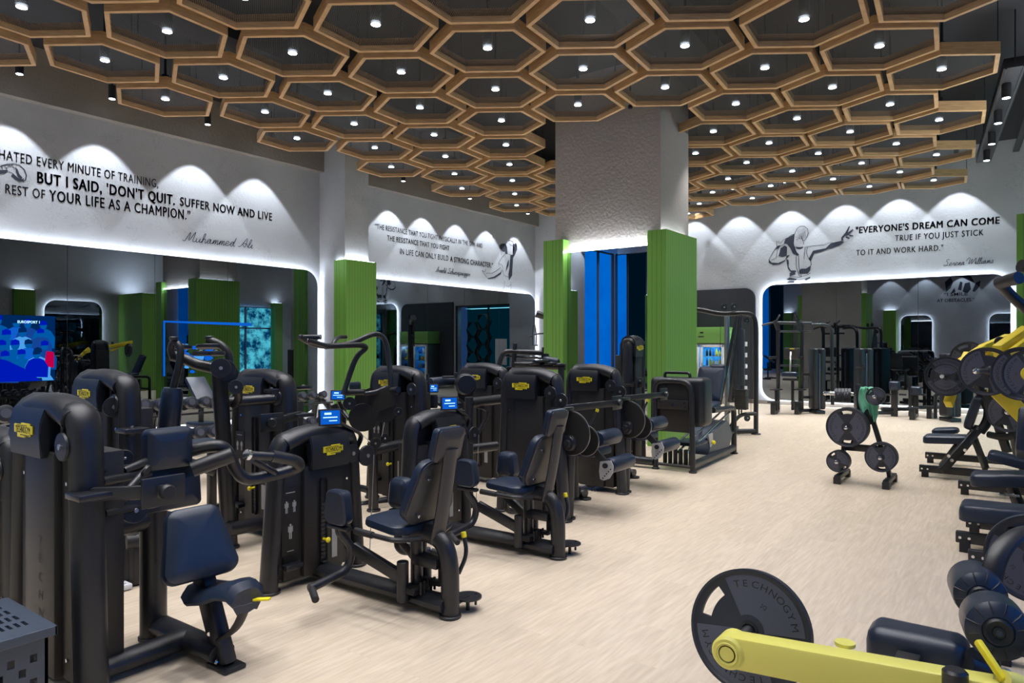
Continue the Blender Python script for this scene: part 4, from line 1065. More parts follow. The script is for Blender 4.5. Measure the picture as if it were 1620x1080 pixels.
# ---- leg extension / curl machines beside the aisle
def leg_machine(label):
    X, Y = 6.68, 3.47
    r = thing('leg_extension_machine', label, 'gym machine', (X+.4, Y+.3, 0))
    tower(r, T(X, Y+.04), .68, 1.36)
    # second pulley, hub discs
    disc(r, (X-.01, Y+.015, 1.10), (-1, 0, 0), .065)
    mb = MB(); mb.tube([(X+.16, Y+.04, .01), (X+.16, Y+.02, .68)], .048, .04, seg=14, ref=(1, 0, 0)); feet(mb, [(X+.16, Y+.04)], .05)
    mb.tube([(X+.05, Y+.42, .07), (X+.95, Y+.42, .07)], .05, .07, seg=12, ref=(0, 0, 1)); mb.tube([(X+.95, Y+.33, .06), (X+.95, Y+.75, .06)], .045, .06, seg=12, ref=(0, 0, 1)); feet(mb, [(X+.95, Y+.33), (X+.95, Y+.73)], .05)
    mb.box((X+.15, Y+.2, .25), (.06, .3, .06), .01)
    mb.build('base_frame', M_FRAME, r)
    cx, cy, cz = X+.10, Y-.02, .80
    big = MB().lathe([(0, 0), (.195, 0), (.2, .004), (.2, .012), (.195, .016), (0, .016)], (cx, cy, cz), (-1, 0, 0), 40).build('cam_disc', M_PANEL, r)
    MB().lathe([(.196, .002), (.204, .004), (.204, .010), (.196, .012)], (cx, cy, cz), (-1, 0, 0), 40).build('cam_rim', M_STEEL, big)
    sm = MB().lathe([(0, 0), (.135, 0), (.14, .004), (.14, .014), (.135, .018), (0, .018)], (cx+.16, cy-.06, cz-.08), (-1, 0, 0), 36).build('small_cam', M_DARK, r)
    MB().lathe([(.136, .002), (.144, .004), (.144, .012), (.136, .014)], (cx+.16, cy-.06, cz-.08), (-1, 0, 0), 36).build('cam_rim', M_STEEL, sm)
    MB().lathe([(0, .07), (.03, .07), (.036, .05), (.06, .045), (.072, .02), (.075, 0), (0, 0)], (cx-.016, cy, cz-.09), (-1, 0, 0), 24).build('hub', M_FRAME, r)
    MB().cyl((cx-.02, cy+.12, cz+.12), (cx-.03, cy+.02, cz-.07), .004, seg=6).build('cable', M_STEEL, r)
    MB().cyl((cx+.0, cy, cz-.08), (cx+.35, cy, cz-.08), .03).build('drive_shaft', M_FRAME, r)
    # lever to the lower roller
    e = Vector((X+.34, Y-.26, .50))
    MB().span((cx+.22, cy-.02, cz-.09), e, .035, .07, .012).build('swing_lever', M_FRAME, r)
    pts = [(0, .035, .03), (0, -.05, .03)] + [(0, -.05-.10*math.sin(a)*.2+.13*(1-math.cos(a))*.9, .03-.17*math.sin(a)) for a in (0.5, .9, 1.3, 1.57)]
    mb = MB(Matrix.Translation(e+Vector((-.03, 0, 0)))); mb.prism([(0, -.05, .05), (0, -.075, 0), (0, -.07, -.06), (0, -.035, -.115), (0, .02, -.14), (0, .06, -.13), (0, .07, -.06), (0, .06, .03)], (.012, 0, 0))
    qd = mb.build('quadrant_plate', M_SILVER, r, smooth=False)
    mb = MB(Matrix.Translation(e+Vector((-.032, 0, 0))))
    for a in range(5): mb.cyl((0, -.05+.02*a, -.03-.022*a), (-.002, -.05+.02*a, -.03-.022*a), .007, seg=8)
    mb.build('adjustment_hole', M_DARK, qd)
    roller(r, e+Vector((.06, .02, -.02)), e+Vector((.50, .02, -.02)), .072)
    MB().cyl(e+Vector((-.05, 0, 0)), e+Vector((.07, 0.01, -.01)), .024).build('roller_shaft', M_FRAME, r)
    MB().cyl((X+.2, Y-.08, .69), (X+.5, Y-.08, .705), .014).build('roller_shaft', M_CHROME, r)
    roller(r, (X+.47, Y-.08, .705), (X+.86, Y-.08, .705), .078)
    # seat and back beyond the tower, partly hidden
    MB().pad((X+.68, Y+.22, .56), (1, 0, 0), (0, 1, 0), (0, 0, 1), .42, .5, .07, .06).build('seat_pad', M_PAD, r)
    MB().pad((X+.68, Y+.56, .84), (1, 0, 0), (0, .3, .95), (0, -.95, .3), .40, .52, .07, .07).build('backrest_pad', M_PAD, r)
    MB().tube([(X+.68, Y+.3, .08), (X+.68, Y+.3, .52)], .045, seg=12).span((X+.68, Y+.45, .5), (X+.68, Y+.68, 1.0), .06, .05, .01).build('seat_post', M_FRAME, r)
    # arm with the display back
    plate_arm(r, (X+.05, Y+.04, 1.02), (X+.82, Y-.12, 1.03))
    lv = MB().tube([(X+.55, Y-.03, .96), (X+.45, Y+.05, .72)], .011, seg=10).build('adjustment_lever', M_FRAME, r)
    MB().cyl((X+.55, Y-.03, .955), (X+.557, Y-.037, .985), .016, bev=.003).build('lever_tip', M_LOGO, lv)
    return r
lm = leg_machine('leg machine with round cams and two roller pads, farther of two on the aisle')
copy_tree(lm, loc=(lm.location.x-1.36, lm.location.y-.12, 0), label='leg machine with round cams behind the second thigh machine seat')

# ---- seated row with chest pad, front left
r = thing('chest_supported_row_machine', 'large black seated row machine with chest pad at the front left', 'gym machine', (1.7, 3.6, 0))
tower(r, T(1.35, 3.40), .74, 1.34, bsx=1.05)
mb = MB(); mb.tube([(1.4, 3.53, .07), (1.93, 3.53, .07)], .05, .07, seg=14, ref=(0, 0, 1)); mb.tube([(1.93, 3.86, .07), (1.94, 3.22, .07)], .05, .07, seg=14, ref=(0, 0, 1)); mb.build('base_beam', M_FRAME, r)
mb = MB(); mb.tube([(1.91, 3.84, .01), (1.91, 3.84, .70)], .07, .058, seg=14, ref=(1, 0, 0)); feet(mb, [(1.91, 3.84)], .065); mb.tube([(1.42, 3.84, .63), (1.94, 3.84, .655)], .055, .05, seg=12, ref=(0, 0, 1)); mb.build('rear_upright', M_FRAME, r)
mb = MB(); mb.span((1.95, 3.20, .01), (1.93, 3.42, .52), .075, .12, .02, up=(0, 1, 0)); mb.box((1.95, 3.20, .012), (.12, .17, .024), .008); mb.build('seat_post', M_FRAME, r)
mb = MB(); mb.tube([(1.93, 3.22, .14), (1.94, 3.09, .22), (1.95, 3.02, .36)], .03, .012, fil=.08, seg=10, ref=(1, 0, 0)); mb.build('seat_bracket', M_PANEL, r)
mb = MB()
prof = [(-.30, -.06, .05), (-.26, -.005, .10), (-.10, .0, .145), (.06, .03, .135), (.2, .075, .12), (.29, .08, .105), (.335, .045, .085), (.33, .0, .06)]
rings = []
for (s_, h, wd) in prof:
    c = Vector((1.945, 3.25-s_*.72, .352+h*.9)); rr = []
    for k in range(14):
        a = 2*PI*k/14; rr.append(mb.bm.verts.new(c+Vector((math.cos(a)*wd, 0, math.sin(a)*.038 - (.02 if abs(math.cos(a)) > .8 else 0)))))
    rings.append(rr)
for a, b in zip(rings, rings[1:]):
    for k in range(14): mb.face((a[k], a[(k+1) % 14], b[(k+1) % 14], b[k]))
mb.face(rings[0][::-1]); mb.face(rings[-1]); mb.build('saddle_pad', M_PAD, r)
MB().span((1.985, 3.02, .365), (2.02, 2.94, .375), .03, .012, .004).build('release_lever', M_LOGO, r)
mb = MB(); screw(mb, (1.91, 3.33, .40), (-1, 0, 0)); screw(mb, (1.91, 3.28, .16), (-.8, -.6, 0)); screw(mb, (1.9, 3.20, .045), (-1, 0, 0)); mb.build('screw', M_CHROME, r)
n = Vector((-.15, -.93, .36)).normalized(); u_ = Vector((1, -.06, 0)); u_ = (u_-n*u_.dot(n)).normalized(); up = n.cross(u_)*-1
if up.z < 0: up = -up
cp = MB().pad(D(312, 858, 3.47), u_, up, n, .365, .355, .07, .06, w2=.27).build('chest_pad', M_PAD, r)
p0 = D(313, 860, 3.47)
MB().span((1.93, 3.40, .5), p0-n*.03+Vector((.0, .02, -.02)), .07, .05, .01).build('chest_pad_post', M_FRAME, r)
MB().pad(D(266, 709, 3.62), (1, 0, 0), (0, 0, 1), (-.05, -1, .05), .245, .215, .08, .03).build('upper_pad', M_PAD, r)
MB().pad(D(270, 772, 3.66), (1, 0, 0), (0, .1, 1), (0, -1, .1), .32, .22, .05, .03).build('lower_pad', M_PAD, r)
plate_arm(r, (1.40, 3.37, .93), D(262, 777, 3.18))
grip_tube(r, [D(285, 716, 3.72), D(343, 703, 3.76), D(361, 712, 3.8), D(371, 742, 3.84), D(388, 760, 3.88), D(430, 752, 3.98), D(474, 740, 4.08), D(472, 729, 3.98), D(430, 721, 3.88)], .034, .07, 'movement_arm')
grip_tube(r, [D(304, 742, 3.66), D(368, 719, 3.74)], .042, .05, 'movement_arm')
h_ = grip_tube(r, [D(432, 722, 3.88), D(396, 720, 3.80)], .024, .05, 'hand_grip')
MB().cyl(D(395, 720, 3.80), D(389, 718, 3.78), .03, bev=.004).build('end_cap', M_CHROME, h_)
grip_tube(r, [D(400, 728, 3.85), D(436, 748, 3.97)], .018, .05, 'brace')
for a, b, q_, w_ in ((D(160, 744, 3.3), D(238, 736, 3.62), .017, 1), (D(160, 762, 3.25), D(236, 748, 3.55), .024, 1), (D(196, 745, 3.4), D(240, 726, 3.55), .02, 1), (D(196, 782, 3.15), D(230, 745, 3.3), .018, 1), (D(165, 812, 3.3), D(255, 795, 3.6), .02, 1)):
    grip_tube(r, [a, b], q_, .02, 'linkage_rod')
disc(r, D(213, 807, 3.45), (0, -1, .1), .062); disc(r, D(197, 724, 3.5), (-.3, -1, 0), .04)
MB().cyl(D(229, 744, 3.28), D(233, 746, 3.28), .03).build('link_joint', M_FRAME, r)

# ---- second row, left: B1
r = thing('shoulder_machine', 'tall black machine tower partly hidden behind the front left row machine', 'gym machine', (2.5, 5.3, 0))
tower(r, T(2.22, 4.86), .80, 1.40)
disc(r, (2.20, 4.95, 1.18), (-.5, -1, 0), .07)
plate_arm(r, (2.25, 4.80, 1.03), D(195, 694, 4.9))
MB().box((2.33, 4.85, .18), (.2, .22, .34), .01).tube([(2.2, 4.78, .3), (2.33, 4.74, .3)], .05, seg=14).build('base_housing', M_PANEL, r)
MB().box((2.24, 4.80, .17), (.004, .05, .03)).build('label', M_WHITE, r)

r = thing('side_machine', 'machine tower cut by the left picture edge behind the front left row machine', 'gym machine', (1.6, 5.0, 0))
tower(r, T(1.47, 4.58), .72, 1.09)
MB().tube([(1.6, 4.95, .07), (2.0, 4.95, .07)], .05, .07, seg=12, ref=(0, 0, 1)).build('base_beam', M_FRAME, r)

# ---- pectoral machine (overhead pulleys)
r = thing('pectoral_fly_machine', 'pectoral fly machine with round overhead pulleys and tall arm pad', 'gym machine', (3.3, 5.2, 0))
tower(r, T(3.45, 4.80), .78, 1.37, slot=True)
mb = MB(); mb.tube([G(364, 866), D(356, 740, 5.45), D(347, 585, 5.4)], .062, .05, fil=.2, seg=14, ref=(1, 0, 0)); p = G(364, 866); feet(mb, [(p.x, p.y)], .06); mb.build('upright', M_FRAME, r)
grip_tube(r, [D(336, 638, 5.45), D(455, 629, 5.75)], .042, .05, 'top_beam'); grip_tube(r, [D(360, 838, 5.42), D(430, 824, 5.8)], .055, .05, 'base_beam')
disc(r, D(349, 582, 5.3), (-.5, -1, 0), .075, .03); disc(r, D(356, 585, 5.36), (-.5, -1, 0), .08, .025); disc(r, D(361, 590, 5.42), (-.5, -1, 0), .075, .025)
disc(r, D(373, 612, 5.3), (-.5, -1, 0), .055, .03)
MB().tube([D(376, 616, 5.32), D(378, 632, 5.38), D(370, 640, 5.45)], .03, fil=.08, seg=10).build('pulley_bracket', M_FRAME, r)
for (a, b, z, q_) in ((290, 549, 5.5, .065), (331, 548, 5.6, .10), (318, 559, 5.3, .065), (342, 559, 5.35, .065), (430, 618, 5.5, .058), (480, 613, 6.1, .07)):
    disc(r, D(a, b, z), (.05, .1, 1), q_, .028)
grip_tube(r, [D(343, 583, 5.4), D(312, 577, 5.4), D(291, 567, 5.4), D(272, 562, 5.4)], .042, .12, 'overhead_arm')
grip_tube(r, [D(273, 618, 5.3), D(284, 575, 5.3), D(287, 550, 5.3), D(275, 538, 5.32), D(269, 552, 5.34), D(274, 566, 5.36)], .026, .07, 'movement_arm')
grip_tube(r, [D(329, 537, 5.6), D(350, 545, 5.6), D(362, 559, 5.6), D(363, 578, 5.6)], .033, .1, 'movement_arm')
for a, b, z in ((275, 536, 5.3), (331, 535, 5.6)): MB().cyl(D(a, b+2, z), D(a, b-4, z), .032, bev=.006).build('end_cap', M_FRAME, r)
ar = MB().lathe([(0, 0), (.07, 0), (.082, .02), (.076, .30), (.062, .34), (0, .345)], D(266, 684, 5.3), (D(273, 618, 5.3)-D(266, 684, 5.3)), 20).build('arm_pad', M_PAD, r)
MB().lathe([(0, 0), (.065, 0), (.06, .02), (.0, .02)], D(273, 620, 5.3), (0, 0, 1), 20).build('collar', M_FRAME, ar)
MB().cyl(D(262, 720, 5.3), D(266, 684, 5.3), .04).cyl(D(262, 720, 5.3), D(340, 745, 5.45), .04).build('arm_bracket', M_FRAME, r)
plate_arm(r, D(475, 656, 5.6), D(430, 668, 5.25), n=(-.6, -.8, 0))
MB().pad(D(300, 705, 6.2), (0, 1, 0), (1, 0, 0), (0, 0, 1), .42, .6, .06, .05).build('seat_pad', M_PAD, r)
grip_tube(r, [D(420, 860, 5.2), D(420, 860, 5.2)+Vector((0, 0, .02))], .01, .01, 'foot_cap')

# ---- pulldown machine with the curved overhead arms
r = thing('lat_pulldown_machine', 'pulldown machine with long curved overhead arms in front of the green pilaster', 'gym machine', (4.8, 5.1, 0))
tower(r, T(4.97, 4.78), .74, 1.36, slot=True)
def lobe(pxc, pyc, R, z, nm='cam_plate'):
    c = D(pxc, pyc, z)
    o = MB().lathe([(0, 0), (R-.004, 0), (R, .004), (R, .012), (R-.004, .016), (0, .016)], c, (-.62, -.78, 0), 36).build(nm, M_PANEL, r)
    return o
lobe(574, 660, .135, 6.7); lobe(608, 648, .125, 6.75)
nn = Vector((-.62, -.78, 0))
pts = [(563, 622), (588, 612), (596, 622), (622, 608), (627, 640), (600, 650), (592, 676), (560, 676), (556, 650)]
MB().prism([D(a, b, 6.72) for a, b in pts], nn*.014).build('cam_plate', M_PANEL, r, smooth=False)
grip_tube(r, [D(547, 621, 6.6), D(577, 620, 6.6)], .030, .02, 'pivot_roll'); grip_tube(r, [D(577, 623, 6.65), D(595, 620, 6.7), D(612, 612, 6.8)], .022, .04, 'pivot_roll'); grip_tube(r, [D(620, 617, 6.7), D(630, 616, 6.6)], .028, .02, 'pivot_roll')
for a, b, z, R in ((553, 638, 6.6, .062), (630, 651, 6.5, .04), (594, 701, 6.5, .052), (609, 693, 6.55, .045)): disc(r, D(a, b, z), (-.6, -.8, 0), R, .02)
grip_tube(r, [D(543, 624, 6.55), D(552, 595, 6.6), D(564, 562, 6.65), D(581, 550, 6.7), D(573, 545, 6.6), D(515, 548, 6.3), D(493, 544, 6.2), D(474, 532, 6.1)], .026, .12, 'overhead_arm')
grip_tube(r, [D(618, 612, 6.8), D(615, 560, 6.85), D(609, 534, 6.85), D(595, 527, 6.8), D(580, 532, 6.7), D(552, 545, 6.55), D(515, 548, 6.3)], .026, .14, 'overhead_arm')
for a, b, c_, d_ in (((473, 533, 6.1), (507, 533, 6.2), (507, 533, 6.2), (508, 533, 6.2)), ((489, 539, 6.1), (517, 547, 6.25), (488, 539, 6.1), (487, 539, 6.1))):
    g = grip_tube(r, [D(*a), D(*b)], .021, .02, 'hand_grip'); MB().cyl(D(*c_), D(*d_), .024).build('end_cap', M_CHROME, g)
grip_tube(r, [D(525, 547, 6.4), D(530, 538, 6.5), D(536, 533, 6.6), D(547, 533, 6.7)], .02, .05, 'hand_grip')
mb = MB(); mb.tube([G(591, 808), D(589, 700, 6.68)], .052, .045, seg=14, ref=(1, 0, 0)); p = G(591, 808); feet(mb, [(p.x, p.y)], .055); p2 = D(578, 700, 6.9); mb.tube([(p2.x, p2.y+.35, .01), (p2.x, p2.y+.35, 1.0)], .045, seg=12); mb.build('upright', M_FRAME, r)
grip_tube(r, [D(592, 712, 6.65), D(645, 700, 6.95)], .05, .02, 'top_beam')
grip_tube(r, [D(570, 800, 7.0), D(640, 785, 7.2)], .04, .02, 'base_beam'); grip_tube(r, [D(520, 760, 7.5), D(585, 775, 7.0)], .035, .02, 'base_beam')
MB().cyl(D(573, 688, 6.6), D(592, 704, 6.5), .004, seg=6).cyl(D(608, 668, 6.6), D(604, 690, 6.5), .004, seg=6).build('cable', M_STEEL, r)
console(r, D(535, 625, 6.9), (-.8, -.6, .1), w=.15, h=.10)
MB().tube([D(536, 634, 6.95), D(542, 650, 7.0), D(552, 662, 6.9)], .02, fil=.05, seg=8).build('tablet_arm', M_FRAME, r)
MB().pad(D(562, 613, 7.6), (1, 0, 0), (0, 0, 1), (-.6, -.8, 0), .16, .13, .06, .03).build('head_pad', M_PAD, r)
grip_tube(r, [D(527, 640, 6.9), D(534, 660, 6.9), D(541, 700, 6.9), D(541, 760, 7.0)], .04, .05, 'seat_frame')

# ---- fourth of the second row
r = thing('arm_curl_machine', 'arm machine with long round pad and two small screens behind second thigh machine', 'gym machine', (6.2, 5.2, 0))
tower(r, T(6.35, 4.78), .72, 1.36, slot=True)
roller(r, D(680, 605, 7.6), D(716, 602, 7.9), .055, 'long_pad')
hd = MB().lathe([(0, 0), (.1, 0), (.12, .03), (.12, .10), (.1, .13), (0, .13)], D(734, 607, 7.8), (-.6, -.8, 0), 20).build('pivot_housing', M_HOOD, r)
MB().prism([D(a, b, 7.82) for a, b in ((722, 598), (745, 598), (747, 625), (738, 640), (724, 628))], (-.03, -.04, 0)).build('link_plate', M_PANEL, r, smooth=False)
grip_tube(r, [D(700, 596, 7.7), D(753, 595.5, 7.9)], .012, .02, 'cross_rod'); MB().cyl(D(721, 596, 7.75), D(721, 589, 7.75), .022, bev=.004).build('knob', M_HOOD, r)
grip_tube(r, [D(676, 592, 7.3), D(678, 610, 7.3), D(679, 648, 7.3)], .016, .02, 'handle_bar'); MB().cyl(D(674, 604, 7.25), D(671, 604, 7.15), .02, bev=.003).build('knob', M_CHROME, r)
console(r, D(686, 614, 7.35), (-.7, -.7, .1), w=.10, h=.09)
MB().lathe([(0, 0), (.04, 0), (.045, .02), (.045, .12), (.04, .14), (0, .14)], D(686, 645, 7.4), (0, 0, 1), 16).build('seat_cylinder', M_FRAME, r)
MB().pad(D(702, 634, 7.9), (1, 0, 0), (0, 1, .3), (0, -.3, 1), .35, .3, .04, .04).build('arm_rest', M_PAD, r)
grip_tube(r, [D(668, 630, 7.5), D(665, 640, 7.4), D(664, 655, 7.4)], .013, .03, 'handle_bar', ); MB().span(D(669, 622, 7.5), D(674, 615, 7.5), .02, .02, .004).build('lever_tip', M_LOGO, r)
mb = MB(); pz = D(742, 628, 6.9); mb.tube([(pz.x, pz.y, .01), (pz.x, pz.y, pz.z)], .05, .04, seg=12, ref=(1, 0, 0)); feet(mb, [(pz.x, pz.y)], .05); mb.build('upright', M_FRAME, r)
grip_tube(r, [D(744, 637, 6.95), D(793, 631, 7.3)], .05, .02, 'top_beam')
grip_tube(r, [D(752, 642, 7.1), D(770, 647, 7.1), D(772, 655, 7.1), D(752, 692, 7.0)], .017, .04, 'handle_bar')
grip_tube(r, [D(745, 710, 7.2), D(785, 705, 7.4)], .05, .02, 'base_beam')
disc(r, D(733, 680, 6.9), (-.6, -.8, 0), .06)
for k in range(3): MB().box(D(729, 650+k*22, 6.95), (.03, .02, .05), .004).build('link_plate', M_STEEL, r)

# ---- fifth: machine behind the tall aisle tower (tubes and horizontal pulleys)
r = thing('abdominal_machine', 'black tube machine with flat pulleys in front of the far left corner', 'gym machine', (8.0, 5.6, 0))
Zm = 9.2
grip_tube(r, [D(788, 600, Zm), D(790, 570, Zm), D(798, 556, Zm), D(812, 556, Zm), D(857, 558, Zm)], .035, .12, 'overhead_arm')
grip_tube(r, [D(812, 590, Zm), D(814, 548, Zm)], .03, .02, 'upright'); MB().lathe([(0, 0), (.03, 0), (.035, .02), (.03, .05), (0, .055)], D(815, 549, Zm), (0, 0, 1), 12).build('knob', M_HOOD, r)
MB().span(D(858, 566, Zm), D(859, 549, Zm), .05, .03, .008).build('hand_grip', M_RUB, r)
MB().box(D(864, 562, Zm), (.06, .06, .05), .01).build('link_block', M_FRAME, r)
for a, b, R in ((840, 566, .10), (856, 571, .10), (872, 575, .09), (846, 575, .07), (884, 577, .08)): disc(r, D(a, b, Zm-.2), (.05, .1, 1), R, .022)
roller(r, D(860, 568, Zm), D(884, 573, Zm-.1), .05, 'long_pad')
grip_tube(r, [D(800, 563, Zm), D(860, 567, Zm)], .012, .02, 'chrome_rod')
grip_tube(r, [D(815, 576, Zm), D(895, 580, Zm-.2)], .045, .02, 'top_beam')
for px, zz in ((888, Zm-.2), (805, Zm+.2)):
    p = D(px, 580, zz); mb = MB(); mb.tube([(p.x, p.y, .01), (p.x, p.y, p.z)], .05, .04, seg=12, ref=(1, 0, 0)); feet(mb, [(p.x, p.y)], .05); mb.build('upright', M_FRAME, r)
p = D(845, 700, Zm); mb = MB(); a_, b_ = D(888, 580, Zm-.2), D(805, 580, Zm+.2); mb.tube([(a_.x, a_.y, .08), (b_.x, b_.y, .08)], .05, seg=12); mb.build('base_beam', M_FRAME, r)
MB().pad((7.9, 5.6, .6), (1, 0, 0), (0, 1, 0), (0, 0, 1), .4, .45, .07, .05).build('seat_pad', M_PAD, r)
MB().tube([(7.9, 5.6, .06), (7.9, 5.6, .58)], .05, seg=12).build('seat_post', M_FRAME, r)

# ---- leg press
r = thing('leg_press_machine', 'leg press with boxy black back plate at the end of the aisle row', 'gym machine', (9.1, 3.8, 0))
tower(r, T(8.95, 4.30, 0, PI/2), .45, 1.70, pulley=False, emboss=False)
plate_arm(r, (8.5, 4.28, 1.06), (8.42, 4.12, 1.10), n=(-1, 0, 0))
x0 = 8.36
mb = MB(); mb.tube([(x0, 3.86, .01), (x0, 3.87, 1.08), (x0, 3.80, 1.14), (x0, 3.46, 1.14), (x0, 3.38, 1.06), (x0, 3.36, .01)], .035, fil=.12, seg=12); feet(mb, [(x0, 3.86), (x0, 3.36)], .04)
mb.tube([(x0, 3.86, .07), (x0, 3.36, .07)], .02, seg=10)
mb.tube([(x0, 3.37, .09), (10.2, 3.47, .09)], .055, .04, seg=12, ref=(0, 0, 1)); mb.tube([(x0-.0, 4.3, .09), (x0, 3.88, .09)], .055, seg=12)
mb.tube([(x0+.1, 4.32, .01), (x0+.1, 4.32, .5)], .05, seg=12)
mb.tube([(10.2, 3.47, .01), (10.2, 3.47, .62), (10.14, 3.47, .68), (9.35, 3.47, .70)], .04, fil=.12, seg=12); feet(mb, [(10.2, 3.47)], .045)
mb.tube([(10.2, 4.1, .01), (10.2, 4.1, .66), (9.35, 4.1, .70)], .04, fil=.12, seg=12); feet(mb, [(10.2, 4.1)], .045); mb.tube([(10.2, 3.47, .3), (10.2, 4.1, .3)], .03, seg=10); mb.tube([(9.1, 3.47, .32), (10.2, 3.47, .32)], .025, seg=10)
mb.build('frame', M_FRAME, r)
MB().box((x0+.02, 3.62, .80), (.02, .44, .62), .01).build('back_plate', M_PANEL, r)
cb = MB().box((x0-.01, 3.62, .84), (.03, .42, .12), .006).build('cross_plate', M_PANEL, r)
mb = MB()
for y in (3.46, 3.78):
    for z in (.81, .87): screw(mb, (x0-.025, y, z), (-1, 0, 0), .01)
screw(mb, (x0-.025, 3.62, .84), (-1, 0, 0), .016); screw(mb, (x0+.005, 3.52, 1.07), (-1, 0, 0), .007); screw(mb, (x0+.005, 3.72, 1.07), (-1, 0, 0), .007)
mb.build('screw', M_CHROME, cb)
MB().box((x0+.25, 3.62, .87), (.34, .74, .62), .07, None, 4).build('foot_platform_cover', M_HOOD, r)
MB().tube([(x0+.15, 3.46, 1.14), (x0+.15, 3.46, 1.24), (x0+.15, 3.80, 1.24), (x0+.15, 3.80, 1.14)], .02, fil=.04, seg=10).build('top_handle', M_FRAME, r)
for y in (3.5, 3.62, 3.75): MB().cyl((8.5, y, .22), (10.1, y, .62), .016).build('slide_rail', M_CHROME, r)
MB().prism([(9.1, 3.44, .12), (9.9, 3.44, .12), (10.05, 3.44, .3), (9.85, 3.44, .52), (9.3, 3.44, .42)], (0, .3, 0)).build('counterweight', M_BASK, r, smooth=False)
MB().box((8.9, 3.62, .30), (.45, .34, .05), .02).build('carriage', M_PAD, r)
MB().prism([(8.95, 3.38, .42), (9.1, 3.38, .42), (9.12, 3.38, .28), (9.02, 3.38, .24)], (0, .01, 0)).build('quadrant_plate', M_SILVER, r, smooth=False)
MB().sphere((9.08, 3.36, .30), .028).build('lever_tip', M_LOGO, r)
m = MB()
for k in range(6): m.box((8.45, 3.42+k*.07, .17), (.06, .04, .2), .01)
m.build('lower_linkage', M_DARK, r)
MB().pad((9.75, 3.78, .72), (0, 1, 0), (1, 0, .15), (0, 0, 1), .42, .45, .07, .06).build('seat_pad', M_PAD, r)
MB().pad((10.05, 3.78, 1.02), (0, 1, 0), (.4, 0, .9), (-.9, 0, .4), .40, .55, .07, .06).build('backrest_pad', M_PAD, r)
MB().pad((10.15, 3.70, 1.20), (0, 1, 0), (.1, 0, 1), (-1, 0, .1), .24, .22, .06, .04).build('headrest_pad', M_PAD, r)
for p in (D(942, 700, 9),): pass

# ---- cable machine in front of the grey panel
r = thing('cable_pulley_machine', 'tall cable machine with chrome post in front of the drinks fridge', 'gym machine', (12.4, 4.2, 0))
Z = 12.4
mb = MB(); mb.tube([G(1196, 687), D(1196, 510, Z), D(1190, 496, Z), D(1167, 495, Z), D(1139, 497, Z+.1), D(1106, 489, Z+.3), D(1070, 489, Z+.6)], .042, fil=.18, seg=12); p = G(1196, 687); feet(mb, [(p.x, p.y)], .07); mb.build('frame', M_FRAME, r)
mb = MB(); p = D(1146, 680, Z); q_ = G(1196, 687); mb.tube([(p.x, p.y, .06), (q_.x, q_.y, .06)], .045, seg=12); mb.cyl((p.x, p.y, 0), (p.x, p.y, .04), .09); mb.tube([D(1150, 684, Z), D(1160, 668, Z), D(1172, 655, Z), D(1196, 654, Z)], .035, fil=.1, seg=10); mb.build('base_frame', M_FRAME, r)
MB().cyl(D(1150, 676, Z), D(1150, 500, Z), .045).build('chrome_post', M_STEEL, r)
for a, b in (((1165, 500), (1139, 640)), ((1170, 500), (1154, 636))): MB().span(D(*a, Z-.1), D(*b, Z-.1), .03, .05, .005).build('side_strap', M_FRAME, r)
for px in (1169, 1173): MB().cyl(D(px, 497, Z), D(px, 655, Z), .014).build('guide_rod', M_BASK, r)
p = D(1173, 631, Z); mb = MB()
for k in range(12): mb.box((p.x, p.y, p.z-.17+k*.03), (.16, .2, .026), .003)
mb.build('weight_stack', M_GREYBACK, r)
MB().box(D(1172, 565, Z), (.06, .14, 1.0), .02).build('stack_shroud', M_BASK, r)
for a, b, R in ((1145, 486, .065), (1161, 485, .065), (1181, 507, .05), (1182, 661, .06), (1137, 646, .06)): disc(r, D(a, b, Z), (-.6, -.8, 0), R, .025)
MB().cyl(D(1140, 495, Z), D(1139, 640, Z), .004, seg=6).cyl(D(1188, 500, Z), D(1188, 655, Z), .004, seg=6).build('cable', M_INK, r)
mb = MB(); p = D(1160, 672, Z); mb.box((p.x, p.y, .12), (.3, .1, .06), .01); mb.build('foot_bracket', M_BASK, r)
t = thing('cable_handle_station', 'cable arm with hanging strap handle beyond the column corner', 'gym machine', (16.2, 9.7, 0))
Zk = 18.5
MB().lathe([(0, 0), (.09, 0), (.1, .03), (.08, .2), (.06, .5), (0, .5)], D(848, 496, Zk), D(868, 503, Zk)-D(848, 496, Zk), 16).build('pivot_arm', M_FRAME, t)
p = D(880, 503, Zk); MB().tube([(p.x, p.y, .02), (p.x, p.y, 2.5)], .09, seg=12).cyl((p.x, p.y, 0), (p.x, p.y, .03), .25).span(D(862, 500, Zk), (p.x, p.y, D(0, 503, Zk).z), .12, .12, .01).build('mast', M_FRAME, t)
MB().cyl(D(845, 500, Zk), D(845, 514, Zk), .012, seg=6).tube([D(844, 514, Zk), D(842.5, 530, Zk), D(843, 546, Zk)], .016, seg=6).tube([D(846, 514, Zk), D(848.5, 530, Zk), D(848, 546, Zk)], .016, seg=6).build('strap', M_INK, t)
MB().tube([D(837, 533, Zk), D(848, 528, Zk), D(868, 527, Zk)], .02, fil=.1, seg=8).cyl(D(841, 546, Zk), D(851, 546, Zk), .02).build('hand_grip', M_FRAME, t)
p = D(860, 555, 19.0); tag(MB().box((X1-.02, p.y+.2, 1.35), (.02, .5, .9), .004).build('wall_notice', M_WHITE, loc=(X1-.02, p.y+.2, 1.35)), 'white notice panel on the far wall left of the column', 'sign')

